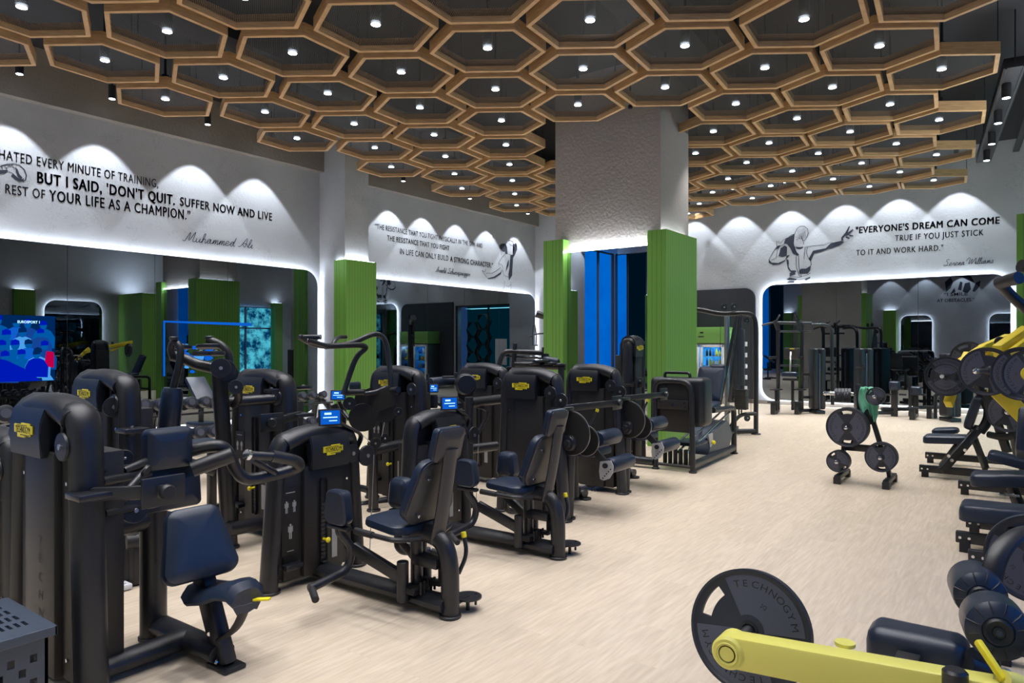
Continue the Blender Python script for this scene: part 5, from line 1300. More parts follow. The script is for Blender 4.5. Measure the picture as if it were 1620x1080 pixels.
# ---- assisted chin and dip machine, far wall
def fins(r, px0, px1, ytop, Z, name='weight_tower'):
    a = D(px0, ytop, Z); b = D(px1, ytop, Z); d = (b-a); L = d.length; d.normalize()
    n = Vector((d.y, -d.x, 0)); H = a.z; c = (a+b)/2
    R = Matrix((d, n, Vector((0, 0, 1)))).transposed()
    mb = MB()
    for k in (-.26, .26): mb.box((c.x+d.x*L*k, c.y+d.y*L*k, H/2+.06), (L*.40, .34, H-.08), .05, R, 4)
    o = mb.build(name, M_HOOD, r)
    MB().box((c.x, c.y, H/2), (L*.12, .30, H-.2), .004, R).build('shroud', M_BASK, o)
    MB().box((c.x, c.y, .04), (L*.7, .4, .08), .01, R).build('base_plate', M_FRAME, o)
    return o
r = thing('assisted_chin_dip_machine', 'chin and dip machine with double uprights at the left of the far mirror', 'gym machine', (17.0, 4.6, 0))
Z = 16.4
for px in (1231, 1268.5):
    g_ = G(px-8, 652.5); p = D(px, 510, Z)
    MB().box((p.x, p.y, p.z/2+.03), (.09, .07, p.z-.06), .012).build('upright', M_FRAME, r)
    a = D(px-8, 640, Z-.4)
    MB().box((a.x, a.y, .14), (.07, .10, .26), .01).span((a.x, a.y, .05), (p.x, p.y, .05), .08, .06, .01).box((a.x, a.y, .29), (.25, .2, .03), .008).build('step_frame', M_FRAME, r)
    b = D(px-3, 616, Z-.2); MB().box((b.x, b.y, b.z), (.26, .22, .03), .008).box((b.x, b.y, b.z/2), (.06, .06, b.z), .01).build('step', M_FRAME, r)
    MB().cyl(D(px-14 if px < 1250 else px-3, 565.5, Z-.2), D(px, 565, Z), .03, bev=.005).build('dip_handle', M_FRAME, r)
grip_tube(r, [D(1205, 514.5, Z), D(1227, 509, Z), D(1233, 498.5, Z-.3)], .024, .02, 'chin_handle'); grip_tube(r, [D(1258, 498.5, Z-.3), D(1264, 507, Z), D(1288, 515, Z)], .024, .02, 'chin_handle')
for a, b, q_ in (((1228, 510.5), (1283, 511.5), .04), ((1233, 524), (1284, 524), .025), ((1233, 578), (1266, 578), .025), ((1270, 592), (1283, 592), .035), ((1270, 628), (1290, 628), .035)): grip_tube(r, [D(*a, Z), D(*b, Z)], q_, .01, 'cross_bar')
grip_tube(r, [D(1262, 504, Z), D(1266, 524, Z)], .05, .01, 'bracket'); grip_tube(r, [D(1226, 507, Z), D(1232, 524, Z)], .05, .01, 'bracket')
kp = MB().pad(D(1253, 559, Z), (0, 1, 0), (0, 0, 1), (-1, 0, 0), .36, .27, .05, .04).build('knee_pad', M_GREYBACK, r)
MB().span(D(1251, 556, Z-.1), D(1250, 588, Z-.3), .04, .03, .005).build('support_post', M_STEEL, r)
MB().pad(D(1250, 592, Z-.2), (0, 1, 0), (1, 0, 0), (0, 0, 1), .34, .2, .1, .03).build('knee_platform', M_PAD, r)
MB().box(D(1250, 600, Z), (.2, .3, .05), .01).box(D(1254, 625, Z), (.06, .06, .7), .01).build('platform_arm', M_FRAME, r)
MB().box(D(1253, 551.5, Z-.05), (.01, .1, .02)).build('yellow_label', M_LOGO, r)
fins(r, 1282, 1303, 552, Z-.1)
grip_tube(r, [D(1283, 514, Z), D(1306, 513, Z), D(1316, 520, Z), D(1317, 640, Z)], .04, .15, 'rear_frame')
for px in (1285, 1297): disc(r, D(px, 511, Z), (-.6, -.8, 0), .05, .02)
p = D(1262, 645, Z); q_ = D(1292, 645, Z); MB().tube([(p.x, p.y, .06), (q_.x, q_.y, .06)], .04, seg=10).build('base_beam', M_FRAME, r)
r = thing('row_machine', 'blue-lit machine tower with display arm behind the weight plate tree', 'gym machine', (16.9, 3.0, 0))
fins(r, 1354, 1378, 552, 16.3)
p = D(1366, 581, 16.0); plate_arm(r, D(1360, 581, 16.1), p, n=(-1, 0, 0))
r = thing('lower_back_bench_machine', 'low machine with padded posts and foot steps in front of the far mirror', 'gym machine', (15.2, 2.0, 0))
Zb = 15.6
for px, y0, y1, w_ in ((1415, 604, 656, .13), (1440, 596, 655, .07), (1449, 617, 650, .1)):
    p = D(px, y0, Zb); MB().box((p.x, p.y, p.z/2), (w_*.8, w_, p.z), .012).build('upright', M_FRAME, r)
for px, py in ((1415, 610), (1449, 618)):
    p = D(px, py, Zb-.1); MB().pad(p, (0, 1, 0), (0, 0, 1), (-1, 0, 0), .22, .2, .12, .04).build('thigh_pad', M_PAD, r)
for px in (1406, 1428, 1459): p = D(px, 624, Zb-.1); MB().box(p, (.12, .14, .04), .012).build('foot_rest', M_FRAME, r)
for (ax, bx, zz) in ((1395, 1445, .16), (1388, 1412, .08), (1445, 1490, .2)):
    a, b = D(ax, 645, Zb), D(bx, 645, Zb); MB().tube([(a.x, a.y, zz), (b.x, b.y, zz)], .04, seg=10).build('base_beam', M_FRAME, r)
for px, py in ((1443, 664), (1470, 662)):
    g_ = G(px, py); MB().box((g_.x, g_.y, .13), (.07, .1, .26), .01).box((g_.x+.1, g_.y, .25), (.28, .22, .03), .008).span((g_.x, g_.y, .05), (g_.x+.7, g_.y, .05), .06, .06, .01).build('foot_step', M_FRAME, r)
r = thing('seated_row_machine', 'machine tower with blue edge behind the stacked yellow-armed plates', 'gym machine', (15.1, 1.4, 0))
fins(r, 1491, 1515, 560, 14.6)
p = D(1480, 624, 15); q_ = D(1493, 624, 15); MB().tube([(p.x, p.y, p.z), (q_.x, q_.y, p.z)], .035, seg=10).tube([(p.x, p.y, .02), (p.x, p.y, p.z)], .035, seg=10).build('frame', M_FRAME, r)
# ================================================================== weight plates
def make_plate():
    """0.45 m rubber plate lying in the XY plane, face towards +z"""
    t = thing('weight_plate', 'x', 'weight plate', (0, 0, 0))
    mb = MB()
    R = [.027, .045, .075, .10, .125, .15, .17, .19, .207, .215, .225]
    NT = 72
    def zt(r): return .020 if r > .212 else (.014 if r > .205 else (.016 if r < .05 else .009))
    def open_(ri, k):
        a = (k+.5)*360/NT; r = (R[ri]+R[ri+1])/2
        for c in (90, 270):
            d = abs((a-c+180) % 360-180)
            if d < 22 and .15 < r < .19: return True
        return False
    keep = {(i, k) for i in range(len(R)-1) for k in range(NT) if not open_(i, k)}
    cache = {}
    def V(i, k, s):
        k %= NT; key = (i, k, s)
        if key not in cache:
            a = 2*PI*k/NT; cache[key] = mb.bm.verts.new((R[i]*math.cos(a), R[i]*math.sin(a), s*zt(R[i])))
        return cache[key]
    for (i, k) in keep:
        mb.face((V(i, k, 1), V(i+1, k, 1), V(i+1, k+1, 1), V(i, k+1, 1)))
        mb.face((V(i, k, -1), V(i, k+1, -1), V(i+1, k+1, -1), V(i+1, k, -1)))
        if i == 0 or (i-1, k) not in keep: mb.face((V(i, k, 1), V(i, k+1, 1), V(i, k+1, -1), V(i, k, -1)))
        if i == len(R)-2 or (i+1, k) not in keep: mb.face((V(i+1, k, 1), V(i+1, k, -1), V(i+1, k+1, -1), V(i+1, k+1, 1)))
        if (i, (k+1) % NT) not in keep: mb.face((V(i, k+1, 1), V(i+1, k+1, 1), V(i+1, k+1, -1), V(i, k+1, -1)))
        if (i, (k-1) % NT) not in keep: mb.face((V(i, k, 1), V(i, k, -1), V(i+1, k, -1), V(i+1, k, 1)))
    body = mb.build('rubber_body', M_PLATE, t, ang=30)
    for s in (1, -1):
        mb = MB()
        for c in (0, PI):
            pts = []
            for k in range(13):
                a = c-math.radians(58)+math.radians(116)*k/12; pts.append((.203*math.cos(a), .203*math.sin(a), s*.0095))
            for k in range(7):
                a = c+math.radians(62)-math.radians(124)*k/6; rr = .055
                pts.append((rr*math.cos(a), rr*math.sin(a), s*.0095))
            mb.prism(pts, (0, 0, s*.0035))
        mb.build('raised_face', M_PLATEF, t, smooth=False)
        mb = MB()
        for c in (0, PI):
            for i, ch in enumerate('TECHNOGYM'):
                a = c + (i-4)*math.radians(-11.5)
                me = text_mesh(ch)
                x = .172*math.cos(a); y = .172*math.sin(a)
                # letters stand with their feet towards the hub
                rad = Vector((math.cos(a), math.sin(a), 0)); tan = Vector((math.sin(a), -math.cos(a), 0))
                M = basis(Vector((x, y, s*.0134)), tan*.042, rad*.036, Vector((0, 0, 1))) @ Matrix.Translation((-.33, -.36, 0))
                mb.text(me, M)
            me = text_mesh('25', 0.0)
            mb.text(me, basis(Vector((.11*math.cos(c), .11*math.sin(c), s*.0134)), (.02, 0, 0), (0, .03, 0), (0, 0, 1)) @ Matrix.Translation((-.6, -.36, 0)))
        mb.build('lettering', M_INK, t, smooth=False)
    MB().lathe([(.0255, -.021), (.036, -.021), (.036, .021), (.0255, .021), (.0255, -.021)], (0, 0, 0), (0, 0, 1), 24).build('hub_ring', M_FRAME, t)
    return t
PLATE0 = make_plate(); used_plate = [False]
def plate(c, n, R, label, spin=0.0, group=None):
    c, n = Vector(c), Vector(n).normalized()
    q = n.to_track_quat('Z', 'Y'); Mx = q.to_matrix() @ Matrix.Rotation(spin, 3, 'Z')
    o = PLATE0 if not used_plate[0] else copy_tree(PLATE0)
    used_plate[0] = True
    o.location = c; o.rotation_euler = Mx.to_euler(); s = R/.225; o.scale = (s, s, max(.75, s))
    o['label'] = label
    if group: o['group'] = group
    elif 'group' in o: del o['group']
    return o
def peg(root, a, b, r=.024, m=None, name='loading_peg'):
    o = MB().cyl(a, b, r, seg=16, bev=.006).build(name, m or M_CHROME, root); return o

# ---- weight tree
t = thing('weight_plate_tree', 'free-standing black plate tree in the middle of the open floor', 'plate rack', (8.95, 1.5, 0))
yl, yr = 1.76, 1.26; xs0, xs1 = 8.66, 9.26; xm = 8.95
for y in (yl, yr):
    MB().box(((xs0+xs1)/2, y, .075), (xs1-xs0, .06, .05), .006).box((xs0+.03, y, .04), (.07, .075, .08), .006).box((xs1-.03, y, .04), (.07, .075, .08), .006).build('foot_rail', M_FRAME, t)
MB().span((xm, yl, .09), (xm, yl-.02, .42), .09, .04, .005, up=(0, 1, 0)).build('leg', M_FRAME, t)
MB().span((xm, yr, .09), (xm, yr+.06, .42), .09, .04, .005, up=(0, 1, 0)).build('leg', M_FRAME, t)
MB().box((xm, 1.51, .40), (.05, .5, .08), .006).build('cross_bar', M_FRAME, t)
MB().span((xm, yl-.10, .40), (xm, yl-.20, .70), .08, .04, .005, up=(0, 1, 0)).span((xm, yl-.20, .68), (xm, yl-.17, 1.14), .08, .045, .005, up=(0, 1, 0)).build('upright', M_FRAME, t)
MB().span((xm, yr+.08, .40), (xm, yr+.17, .72), .08, .045, .005, up=(0, 1, 0)).span((xm, yr+.17, .70), (xm, yr+.11, 1.05), .08, .045, .005, up=(0, 1, 0)).build('upright', M_FRAME, t)
MB().box((xm, 1.5, .78), (.04, .2, .2), .006).build('gusset', M_FRAME, t)
def treepeg(px, py, x, R, n, spin, lbl):
    p = PU(px, py, x); peg(t, (xm, p.y, p.z), (x-.05, p.y, p.z), .024); MB().sphere((x-.05, p.y, p.z), .024).build('peg_end', M_CHROME, t)
    for k in range(n): plate((x+.022+k*.044, p.y, p.z), (-1, 0, 0), R, lbl[k], spin)
treepeg(1339.5, 676, 8.72, .225, 3, .05, ['largest plate, front one on the left side of the plate tree', 'large plate second from the front on the left side of the tree', 'large plate against the frame on the left side of the tree'])
treepeg(1325, 730, 8.74, .125, 3, .7, ['small front plate on the lower left peg of the tree', 'small middle plate on the lower left peg of the tree', 'small rear plate on the lower left peg of the tree'])
treepeg(1393, 723.5, 8.72, .165, 3, .1, ['medium front plate on the lower right peg of the tree', 'medium middle plate on the lower right peg of the tree', 'medium rear plate on the lower right peg of the tree'])
treepeg(1384.6, 627, 8.78, .100, 2, .9, ['little front plate on the upper right peg beside the towel', 'little rear plate on the upper right peg beside the towel'])
pl_ = PU(1351, 623, xm)
peg(t, (xm, pl_.y, pl_.z), (xm-.06, pl_.y+.30, pl_.z-.0), .022)
MB().sphere((xm-.06, pl_.y+.30, pl_.z), .026).build('peg_end', M_CHROME, t)
for k in range(5): plate((xm-.02-.006*k, pl_.y+.045+k*.034, pl_.z-.02), (-.18, 1, 0), .085, 'thin small plate in the fanned stack on the upper left peg', .3*k, 'five small plates on the upper left peg')
# towel over the top of the tree
ty, tz, txx = 1.50, 1.10, xm-.03
mb = MB(); NU, NV = 14, 22; grid = []
MB().cyl((xm, 1.42, 1.085), (xm, 1.60, 1.09), .014).build('top_bar', M_FRAME, t)
for j in range(NV+1):
    row = []; s = j/NV
    for i in range(NU+1):
        u = i/NU-.5
        wd = .10+.09*math.sin(min(1, s*1.3)*PI*.8)
        if s < .12: off = -.02-.0*s; z = tz+.012-.004*math.cos(i); xx = xm+.02-s*.35
        else: off = 0; z = tz-(s-.12)*(.36+.10*math.sin(i*.5))-.06*u*s; xx = xm-.035-.030*math.sin(i*1.5+s*3)-.03*s-.02*math.sin(i*.7)
        row.append(mb.bm.verts.new((xx-.01*math.cos(i*1.9), ty-.01-s*.035+u*wd*1.15, z)))
    grid.append(row)
for a, b in zip(grid, grid[1:]):
    for i in range(NU): mb.face((a[i], a[i+1], b[i+1], b[i]))
tw = mb.build('gym_towel', M_TOWEL, loc=(xm, ty, .75)); tag(tw, 'crumpled green towel hanging over the plate tree', 'towel')
md = tw.modifiers.new('thick', 'SOLIDIFY'); md.thickness = .008
md = tw.modifiers.new('sub', 'SUBSURF'); md.levels = md.render_levels = 1

# ================================================================== plate loaded machines on the right
def beam(r, pa, pb, zs=(0.055, .055), w=.06, h=.085, name='base_beam'):
    a, b = Vector(pa), Vector(pb)
    o = MB().span(a, b, w, h, .006).build(name, M_FRAME, r)
    f = MB().box((a.x, a.y-.06, a.z/2-.01), (.085, .07, a.z), .005); f.build('rubber_foot', M_RUB, o)
    mb = MB(); screw(mb, (a.x-.03, a.y-.03, a.z), (-1, 0, 0)); screw(mb, (a.x-.03, a.y-.09, a.z), (-1, 0, 0)); mb.build('screw', M_CHROME, o)
    return o
def seatpad(r, c, L=.48, W=.34, t=.10, slope=.12, name='seat_pad'):
    c = Vector(c); d = Vector((0, -1, slope)).normalized()
    return MB().pad(c, (1, 0, 0), d, d.cross(Vector((1, 0, 0)))*(-1 if d.cross(Vector((1, 0, 0))).z < 0 else 1), W, L, t, .06, w2=W*.86).build(name, M_PAD, r)

r = thing('chest_press_machine', 'plate-loaded machine with yellow arms, farthest along the right side', 'gym machine', (10.1, .4, 0))
beam(r, (9.80, 1.06, .10), (9.80, -.75, .10)); beam(r, (11.0, 1.12, .10), (11.0, -.75, .10)); MB().span((9.8, -.7, .1), (11.0, -.7, .1), .06, .085, .006).span((9.8, .05, .1), (11.0, .05, .1), .06, .085, .006).build('base_cross_beam', M_FRAME, r)
seatpad(r, D(1499, 694, 8.55), .50, .36, .09, .05)
MB().span(D(1489, 745, 8.3), D(1549, 676, 8.35), .05, .10, .006).span(D(1515, 720, 8.6), D(1540, 690, 8.6), .05, .08, .006).build('diagonal_post', M_FRAME, r)
MB().span(D(1515, 705, 8.55), D(1490, 738, 8.8), .05, .08, .006).span(D(1540, 690, 8.5), D(1560, 742, 8.2), .05, .08, .006).build('seat_post', M_FRAME, r)
MB().tube([D(1550, 683, 8.35), D(1562, 668, 8.35), D(1566, 648, 8.35), D(1555, 630, 8.35), D(1545, 605, 8.35)], .055, .03, fil=.15, seg=10, ref=(0, 1, 0)).build('curved_frame', M_FRAME, r)
MB().span(D(1562, 622, 8.2), D(1594, 716, 8.0), .05, .09, .006).span(D(1594, 650, 8.6), D(1612, 730, 8.4), .05, .09, .006).build('rear_post', M_FRAME, r)
MB().tube([D(1564, 687, 8.2), D(1585, 692, 8.0), D(1601, 690, 7.9), D(1602, 680, 7.9)], .04, .03, fil=.1, seg=10).build('side_rail', M_FRAME, r)
MB().pad(D(1540, 652, 8.45), (1, 0, 0), (0, -.28, .96), (0, .96, .28), .30, .42, .09, .06).build('backrest_pad', M_PAD, r)
MB().pad(D(1496, 681, 9.2), (1, 0, 0), (0, -1, .1), (0, .1, 1), .3, .3, .06, .06).build('foot_pad', M_PAD, r)
mb = MB()
for a, b in ((1537, 681), (1546, 677), (1501, 721), (1506, 728), (1527, 712)): screw(mb, D(a, b, 8.2), (-.8, .3, 0), .02)
mb.build('screw', M_CHROME, r)
for a, b, w_ in ((D(1512, 578, 8.3), D(1556, 550, 8.9), .09), (D(1552, 552, 8.9), D(1594, 534, 9.4), .10), (D(1549, 571, 8.9), D(1588, 546, 9.2), .06)): MB().span(a, b, .07, w_, .008).build('lever_arm', M_YEL, r)
MB().span(D(1500, 640, 8.0), D(1508, 612, 8.1), .08, .12, .01).span(D(1500, 620, 8.1), D(1530, 560, 8.4), .06, .09, .008).build('lever_arm', M_YEL, r)
disc(r, D(1583, 541, 8.9), (-1, 0, 0), .07, .03, name='pivot_cap')
peg(r, D(1510, 590, 8.25), D(1490, 595, 7.6), .024)
plate(D(1498, 595, 7.98), (-1, .05, 0), .225, 'large plate behind a smaller one on the farthest right machine', 1.35)
plate(D(1496, 596, 7.88), (-1, .05, 0), .15, 'smaller plate stacked on a large one at the farthest right machine', PI/2)
plate(D(1533, 567, 9.4), (-1, .05, 0), .225, 'plate half hidden behind the yellow arm of the farthest right machine', .4)

r = thing('incline_press_machine', 'plate-loaded machine with thick yellow arms, second farthest on the right', 'gym machine', (8.1, .1, 0))
beam(r, (8.90, .60, .10), (8.90, -1.3, .10)); beam(r, (7.74, .46, .10), (7.74, -1.3, .10)); MB().span((7.74, -1.2, .1), (8.9, -1.2, .1), .06, .085, .006).span((7.74, -.3, .1), (8.9, -.3, .1), .06, .085, .006).build('base_cross_beam', M_FRAME, r)
seatpad(r, D(1592, 757, 6.45), .55, .36, .11, .10); seatpad(r, D(1604, 729, 7.3), .46, .34, .09, -.22, 'foot_pad')
MB().span(D(1600, 770, 6.6), D(1625, 830, 6.4), .06, .09, .006).build('seat_post', M_FRAME, r)
mb = MB(); screw(mb, D(1590, 782, 6.5), (-1, 0, 0), .02); screw(mb, D(1604, 784, 6.5), (-1, 0, 0), .02); mb.cyl(D(1580, 781, 6.5), D(1612, 785, 6.5), .014); mb.build('adjuster', M_CHROME, r)
MB().span(D(1578, 556, 7.0), D(1624, 524, 7.4), .09, .13, .01).span(D(1590, 566, 6.9), D(1630, 537, 7.2), .05, .09, .008).build('lever_arm', M_YEL, r)
MB().span(D(1571, 610, 6.65), D(1626, 664, 6.5), .09, .15, .01).build('lever_arm', M_YEL, r)
pb = MB().span(D(1616, 720, 5.9), D(1622, 650, 6.0), .28, .09, .03, up=(0, 1, 0)).build('backrest_pad', M_PAD, r)
MB().span((8.0, -.35, .1), (7.9, -.75, 1.9), .06, .09, .006).span((8.6, -.35, .1), (8.5, -.75, 1.9), .06, .09, .006).build('rear_post', M_FRAME, r)
peg(r, D(1580, 586, 6.9), D(1546, 587, 6.25), .022, M_STEEL); MB().sphere(D(1544, 587, 6.22), .026).build('peg_end', M_CHROME, r)
MB().lathe([(0, 0), (.05, 0), (.042, .04), (.025, .05), (0, .05)], D(1567, 586.5, 6.58), D(1546, 587, 6.25)-D(1580, 586, 6.9), 20).build('peg_collar', M_FRAME, r)
plate(D(1561, 587.5, 6.6), (-1, .04, 0), .228, 'big plate with chrome peg end in front of thick yellow arm', -.28+PI)
plate(D(1594, 652, 7.9), (-1, .5, 0), .225, 'plate low behind the yellow arm, half hidden by the frame', -.2)
MB().sphere(D(1594, 652, 7.7), .03).build('peg_end', M_CHROME, r)
plate(D(1617, 591, 5.95), (-1, .04, 0), .228, 'outer plate cut by the right edge beside the big plate', .1)
plate(D(1632, 592, 5.6), (-1, .04, 0), .20, 'inner plate with yellow hub at the right edge', 0)
MB().lathe([(0, 0), (.06, 0), (.055, .03), (0, .035)], D(1629, 591, 5.55), (-1, .04, 0), 24).build('hub_cap', M_YEL, r)

r = thing('leg_press_bench_machine', 'plate-loaded machine with padded seats and raised grey handles, third on the right', 'gym machine', (6.6, 0, 0))
beam(r, (7.06, .42, .10), (7.06, -1.3, .10)); beam(r, (6.44, .45, .11), (6.44, -1.3, .11)); beam(r, (5.95, .34, .10), (5.95, -1.3, .10))
seatpad(r, D(1586, 812, 5.35), .55, .36, .12, .02)
MB().span(D(1600, 830, 5.4), D(1640, 880, 5.3), .06, .1, .006).build('seat_post', M_FRAME, r)
MB().prism([D(1580, 845, 5.2), D(1592, 842, 5.2), D(1600, 852, 5.2), D(1588, 862, 5.2)], (.2, 0, 0)).build('foot_plate', M_STEEL, r, smooth=False)
MB().span((6.5, -.9, .1), (6.3, -1.0, 2.0), .08, .1, .01).span((6.4, -.98, 1.9), D(1640, 505, 4.6), .06, .06, .01).build('mast', M_FRAME, r)
g = MB().tube([D(1582, 448, 4.5), D(1600, 468, 4.55), D(1622, 487, 4.6), D(1640, 505, 4.6)], .034, fil=.05, seg=12).build('handle_bar', M_FRAME, r)
MB().tube([D(1580, 448, 4.5), D(1612, 439, 4.35)], .04, seg=16).build('rubber_grip', M_GREYBACK, g)
MB().tube([D(1614, 420, 4.0), D(1632, 424, 4.0), D(1640, 440, 4.1), D(1640, 505, 4.6)], .036, fil=.05, seg=12).build('handle_bar', M_FRAME, r)

r = thing('leg_curl_machine', 'near plate-loaded machine with padded rollers and long pale yellow arm', 'gym machine', (2.9, .1, 0))
MB().tube([D(1561, 1075, 2.6), D(1563, 1000, 2.6), D(1565, 950, 2.6), D(1570, 898, 2.62), D(1584, 866, 2.65), D(1612, 842, 2.7), D(1650, 835, 2.75)], .036, .018, fil=.12, seg=10, ref=(0, 1, 0)).build('curved_frame', M_FRAME, r)
q0, q1 = D(1590, 1003, 2.12), D(1569, 968, 2.35)
def froller(a, b, R):
    a, b = Vector(a), Vector(b); ax = (b-a).normalized(); L = (b-a).length
    o = MB().lathe([(0, .0), (R*.42, .0), (R*.5, -.004), (R*.8, .004), (R*.96, .018), (R, .04), (R, L-.04), (R*.9, L-.01), (R*.5, L), (0, L)], a, ax, 30).build('roller_pad', M_PAD, r)
    MB().lathe([(0, -.014), (R*.18, -.014), (R*.2, -.008), (R*.38, -.012), (R*.46, -.004), (R*.48, .008), (0, .01)], a, ax, 24).build('end_cap', M_HOOD, o)
    MB().cyl(a-ax*.018, a-ax*.012, R*.1, seg=12).build('axle_end', M_BASK, o)
    x = ax.orthogonal().normalized(); y = ax.cross(x)
    mb = MB()
    for k in range(12):
        v = x*math.cos(k*PI/6)+y*math.sin(k*PI/6)
        mb.tube([a+v*R*.52-ax*.001, a+v*R*.8+ax*.003, a+v*R*.95+ax*.016], .0028, seg=5)
    mb.build('pad_crease', M_SEAM, o)
froller(D(1580, 1000, 2.16), D(1566, 975, 2.36), .092)
froller(D(1552, 945, 2.52), D(1538, 918, 2.76), .088)
MB().cyl(D(1580, 1000, 2.16), D(1540, 922, 2.74), .02).build('roller_shaft', M_FRAME, r)
sp = MB().pad(D(1452, 1022, 2.68), (1, 0, 0), (0, -1, .0), (0, 0, 1), .20, .34, .11, .05, w2=.19, puff=.012).build('seat_pad', M_PAD, r)
MB().tube([D(1530, 1052, 2.5), D(1558, 1062, 2.5)], .035, seg=12).cyl(D(1536, 1040, 2.6), D(1545, 1040, 2.5), .035).build('seat_bracket', M_FRAME, r)
MB().box(D(1552, 1090, 2.6), (.1, .12, .22), .01).build('pivot_block', M_FRAME, r)
# yellow lever along y
A0 = D(1158, 1026, 2.5); B0 = Vector((A0.x+.0, -.35, .60))
ar = MB().span(A0, B0, .085, .115, .012).build('lever_arm', M_PYEL, r)
MB().cyl(A0+Vector((-.052, 0, 0)), A0+Vector((.052, 0, 0)), .058, seg=32, bev=.008).build('arm_boss', M_PYEL, ar)
MB().lathe([(.03, 0), (.038, .004), (.040, .0)], A0+Vector((-.053, 0, 0)), (-1, 0, 0), 28).lathe([(0, 0), (.026, 0), (.026, .003), (0, .003)], A0+Vector((-.052, 0, 0)), (-1, 0, 0), 28).build('boss_cap', M_PYEL, ar)
p = A0.lerp(B0, .34)+Vector((.07, .05, .05)); MB().cyl(p, p+Vector((0, 0, .012)), .032, seg=20).cyl(p-Vector((0, 0, .05)), p, .012).build('locking_knob', M_PYEL, ar)
peg(r, A0, A0+Vector((.36, 0, 0)), .025, M_STEEL)
MB().cyl(D(1511, 1058, 2.05), D(1511, 1095, 2.05), .034, bev=.008).build('hand_grip', M_FRAME, r)
MB().span(D(1546, 1013, 2.1), D(1588, 1076, 2.0), .02, .022, .006).build('locking_lever', M_LOGO, r)
MB().tube([D(1588, 1076, 2.0), D(1612, 1082, 2.0), D(1630, 1100, 2.0)], .03, fil=.05, seg=12).build('lever_bracket', M_PYEL, r)
MB().cyl(D(1586, 1078, 2.02), D(1590, 1066, 2.05), .024, bev=.004).build('axle_end', M_STEEL, r)
MB().box((2.48, -.4, .33), (.12, .14, .66), .01).box((2.9, -.15, .05), (1.2, .08, .08), .008).box((2.9, .5, .05), (.08, 1.4, .08), .008).box((2.9, .35, .27), (.08, .08, .40), .008).box((3.15, -.1, .30), (.08, .08, .5), .01).build('base_frame', M_FRAME, r)
plate(A0+Vector((.20, .0, .0)), (-1, 0, .22), .225, 'large near plate on the pale yellow lever arm', 1.1)
plate(D(1640, 884, 3.55), (-1, 0, 0), .225, 'plate cut by the right edge inside the curved frame', .5)
beam(r, (3.75, .12, .10), (3.75, -1.3, .10), name='base_beam'); beam(r, (4.3, .16, .10), (4.3, -1.3, .10), name='base_beam')

# ================================================================== dumbbells and bench by the left wall
rk = thing('dumbbell_rack', 'long two-tier black dumbbell rack before the left mirror', 'rack', (4.3, 7.8, 0))
XA, XB, YD = 1.7, 6.3, 7.7
TIERS = ((.86, 7.84), (.52, 7.66))
for z, y in TIERS:
    for dy in (-.10, .10): MB().box(((XA+XB)/2, y+dy, z-.03+dy*.25), (XB-XA, .07, .02), .005).build('shelf_rail', M_FRAME, rk)
for x in (XA+.05, 4.0, XB-.05):
    MB().tube([(x, 7.45, .02), (x, 7.56, .45), (x, 7.75, .80), (x, 8.02, .86), (x, 8.08, .5), (x, 8.1, .02)], .05, .025, fil=.2, seg=10, ref=(0, 1, 0)).build('end_frame', M_FRAME, rk)
def make_dumbbell():
    d = thing('dumbbell', 'x', 'dumbbell', (0, 0, 0))
    prof = [(0, 0), (.9, 0), (.98, .02), (1, .05), (1, .75), (.9, .80), (0, .80)]
    for s in (-1, 1):
        h = MB().lathe([(a*.08, .055+b*.1) for a, b in prof], (0, 0, 0), (0, s, 0), 24).build('head', M_PLATE, d)
        MB().lathe([(0, 0), (.045, 0), (.045, .0015), (0, .0015)], (0, s*.1352, 0), (0, s, 0), 20).build('end_disc', M_PLATEF, h)
    MB().cyl((0, -.06, 0), (0, .06, 0), .016, seg=12).build('handle', M_STEEL, d)
    return d
db0 = make_dumbbell(); ud = False
for ti, (z, y) in enumerate(TIERS):
    n = 25
    for k in range(n):
        f_ = k/(n-1); R = .085-.035*f_
        if ti: R = .088-.028*f_
        x = XA+.14+(XB-XA-.28)*(k/(n-1))**.93
        o = db0 if not ud else copy_tree(db0); ud = True
        o.location = (x, y, z+R-.012); o.rotation_euler = (math.radians(-13), 0, 0); s = R/.08; o.scale = (s, .85+.1*s, s)
        o['label'] = ('round black dumbbell on the upper tier of the long rack', 'round black dumbbell on the lower tier of the long rack')[ti]
        o['group'] = ('dumbbells on the upper rack tier', 'dumbbells on the lower rack tier')[ti]
r = thing('incline_bench', 'black incline bench standing behind the dumbbell rack', 'bench', (5.3, 9.0, 0))
MB().span(D(308, 598, 10.2), D(328, 637, 9.9), .28, .07, .02, up=(0, 0, 1)).build('backrest_pad', M_PAD, r)
a = D(318, 630, 10.1)
MB().box((a.x, a.y, .45), (.28, .35, .07), .02).build('seat_pad', M_PAD, r)
MB().span((a.x+.4, a.y, .08), (a.x-.6, a.y, .08), .06, .06, .01).span((a.x, a.y, .08), (a.x, a.y, .8), .06, .06, .01).box((a.x-.6, a.y, .05), (.06, .5, .06), .01).box((a.x+.4, a.y, .05), (.06, .5, .06), .01).build('frame', M_FRAME, r)
# bench cushions seen beyond the first row
r = thing('flat_bench', 'low flat black bench between the first and second rows', 'bench', (4.0, 6.4, 0))
MB().pad(D(335, 705, 6.6), (0, 1, 0), (1, 0, 0), (0, 0, 1), .30, .9, .06, .05).build('seat_pad', M_PAD, r)
a = D(335, 705, 6.6)
MB().box((a.x, a.y, a.z/2), (.07, .07, a.z-.05), .01).box((a.x-.35, a.y, .04), (.07, .5, .06), .01).box((a.x+.35, a.y, .04), (.07, .5, .06), .01).box((a.x, a.y, .06), (.8, .06, .06), .01).build('frame', M_FRAME, r)

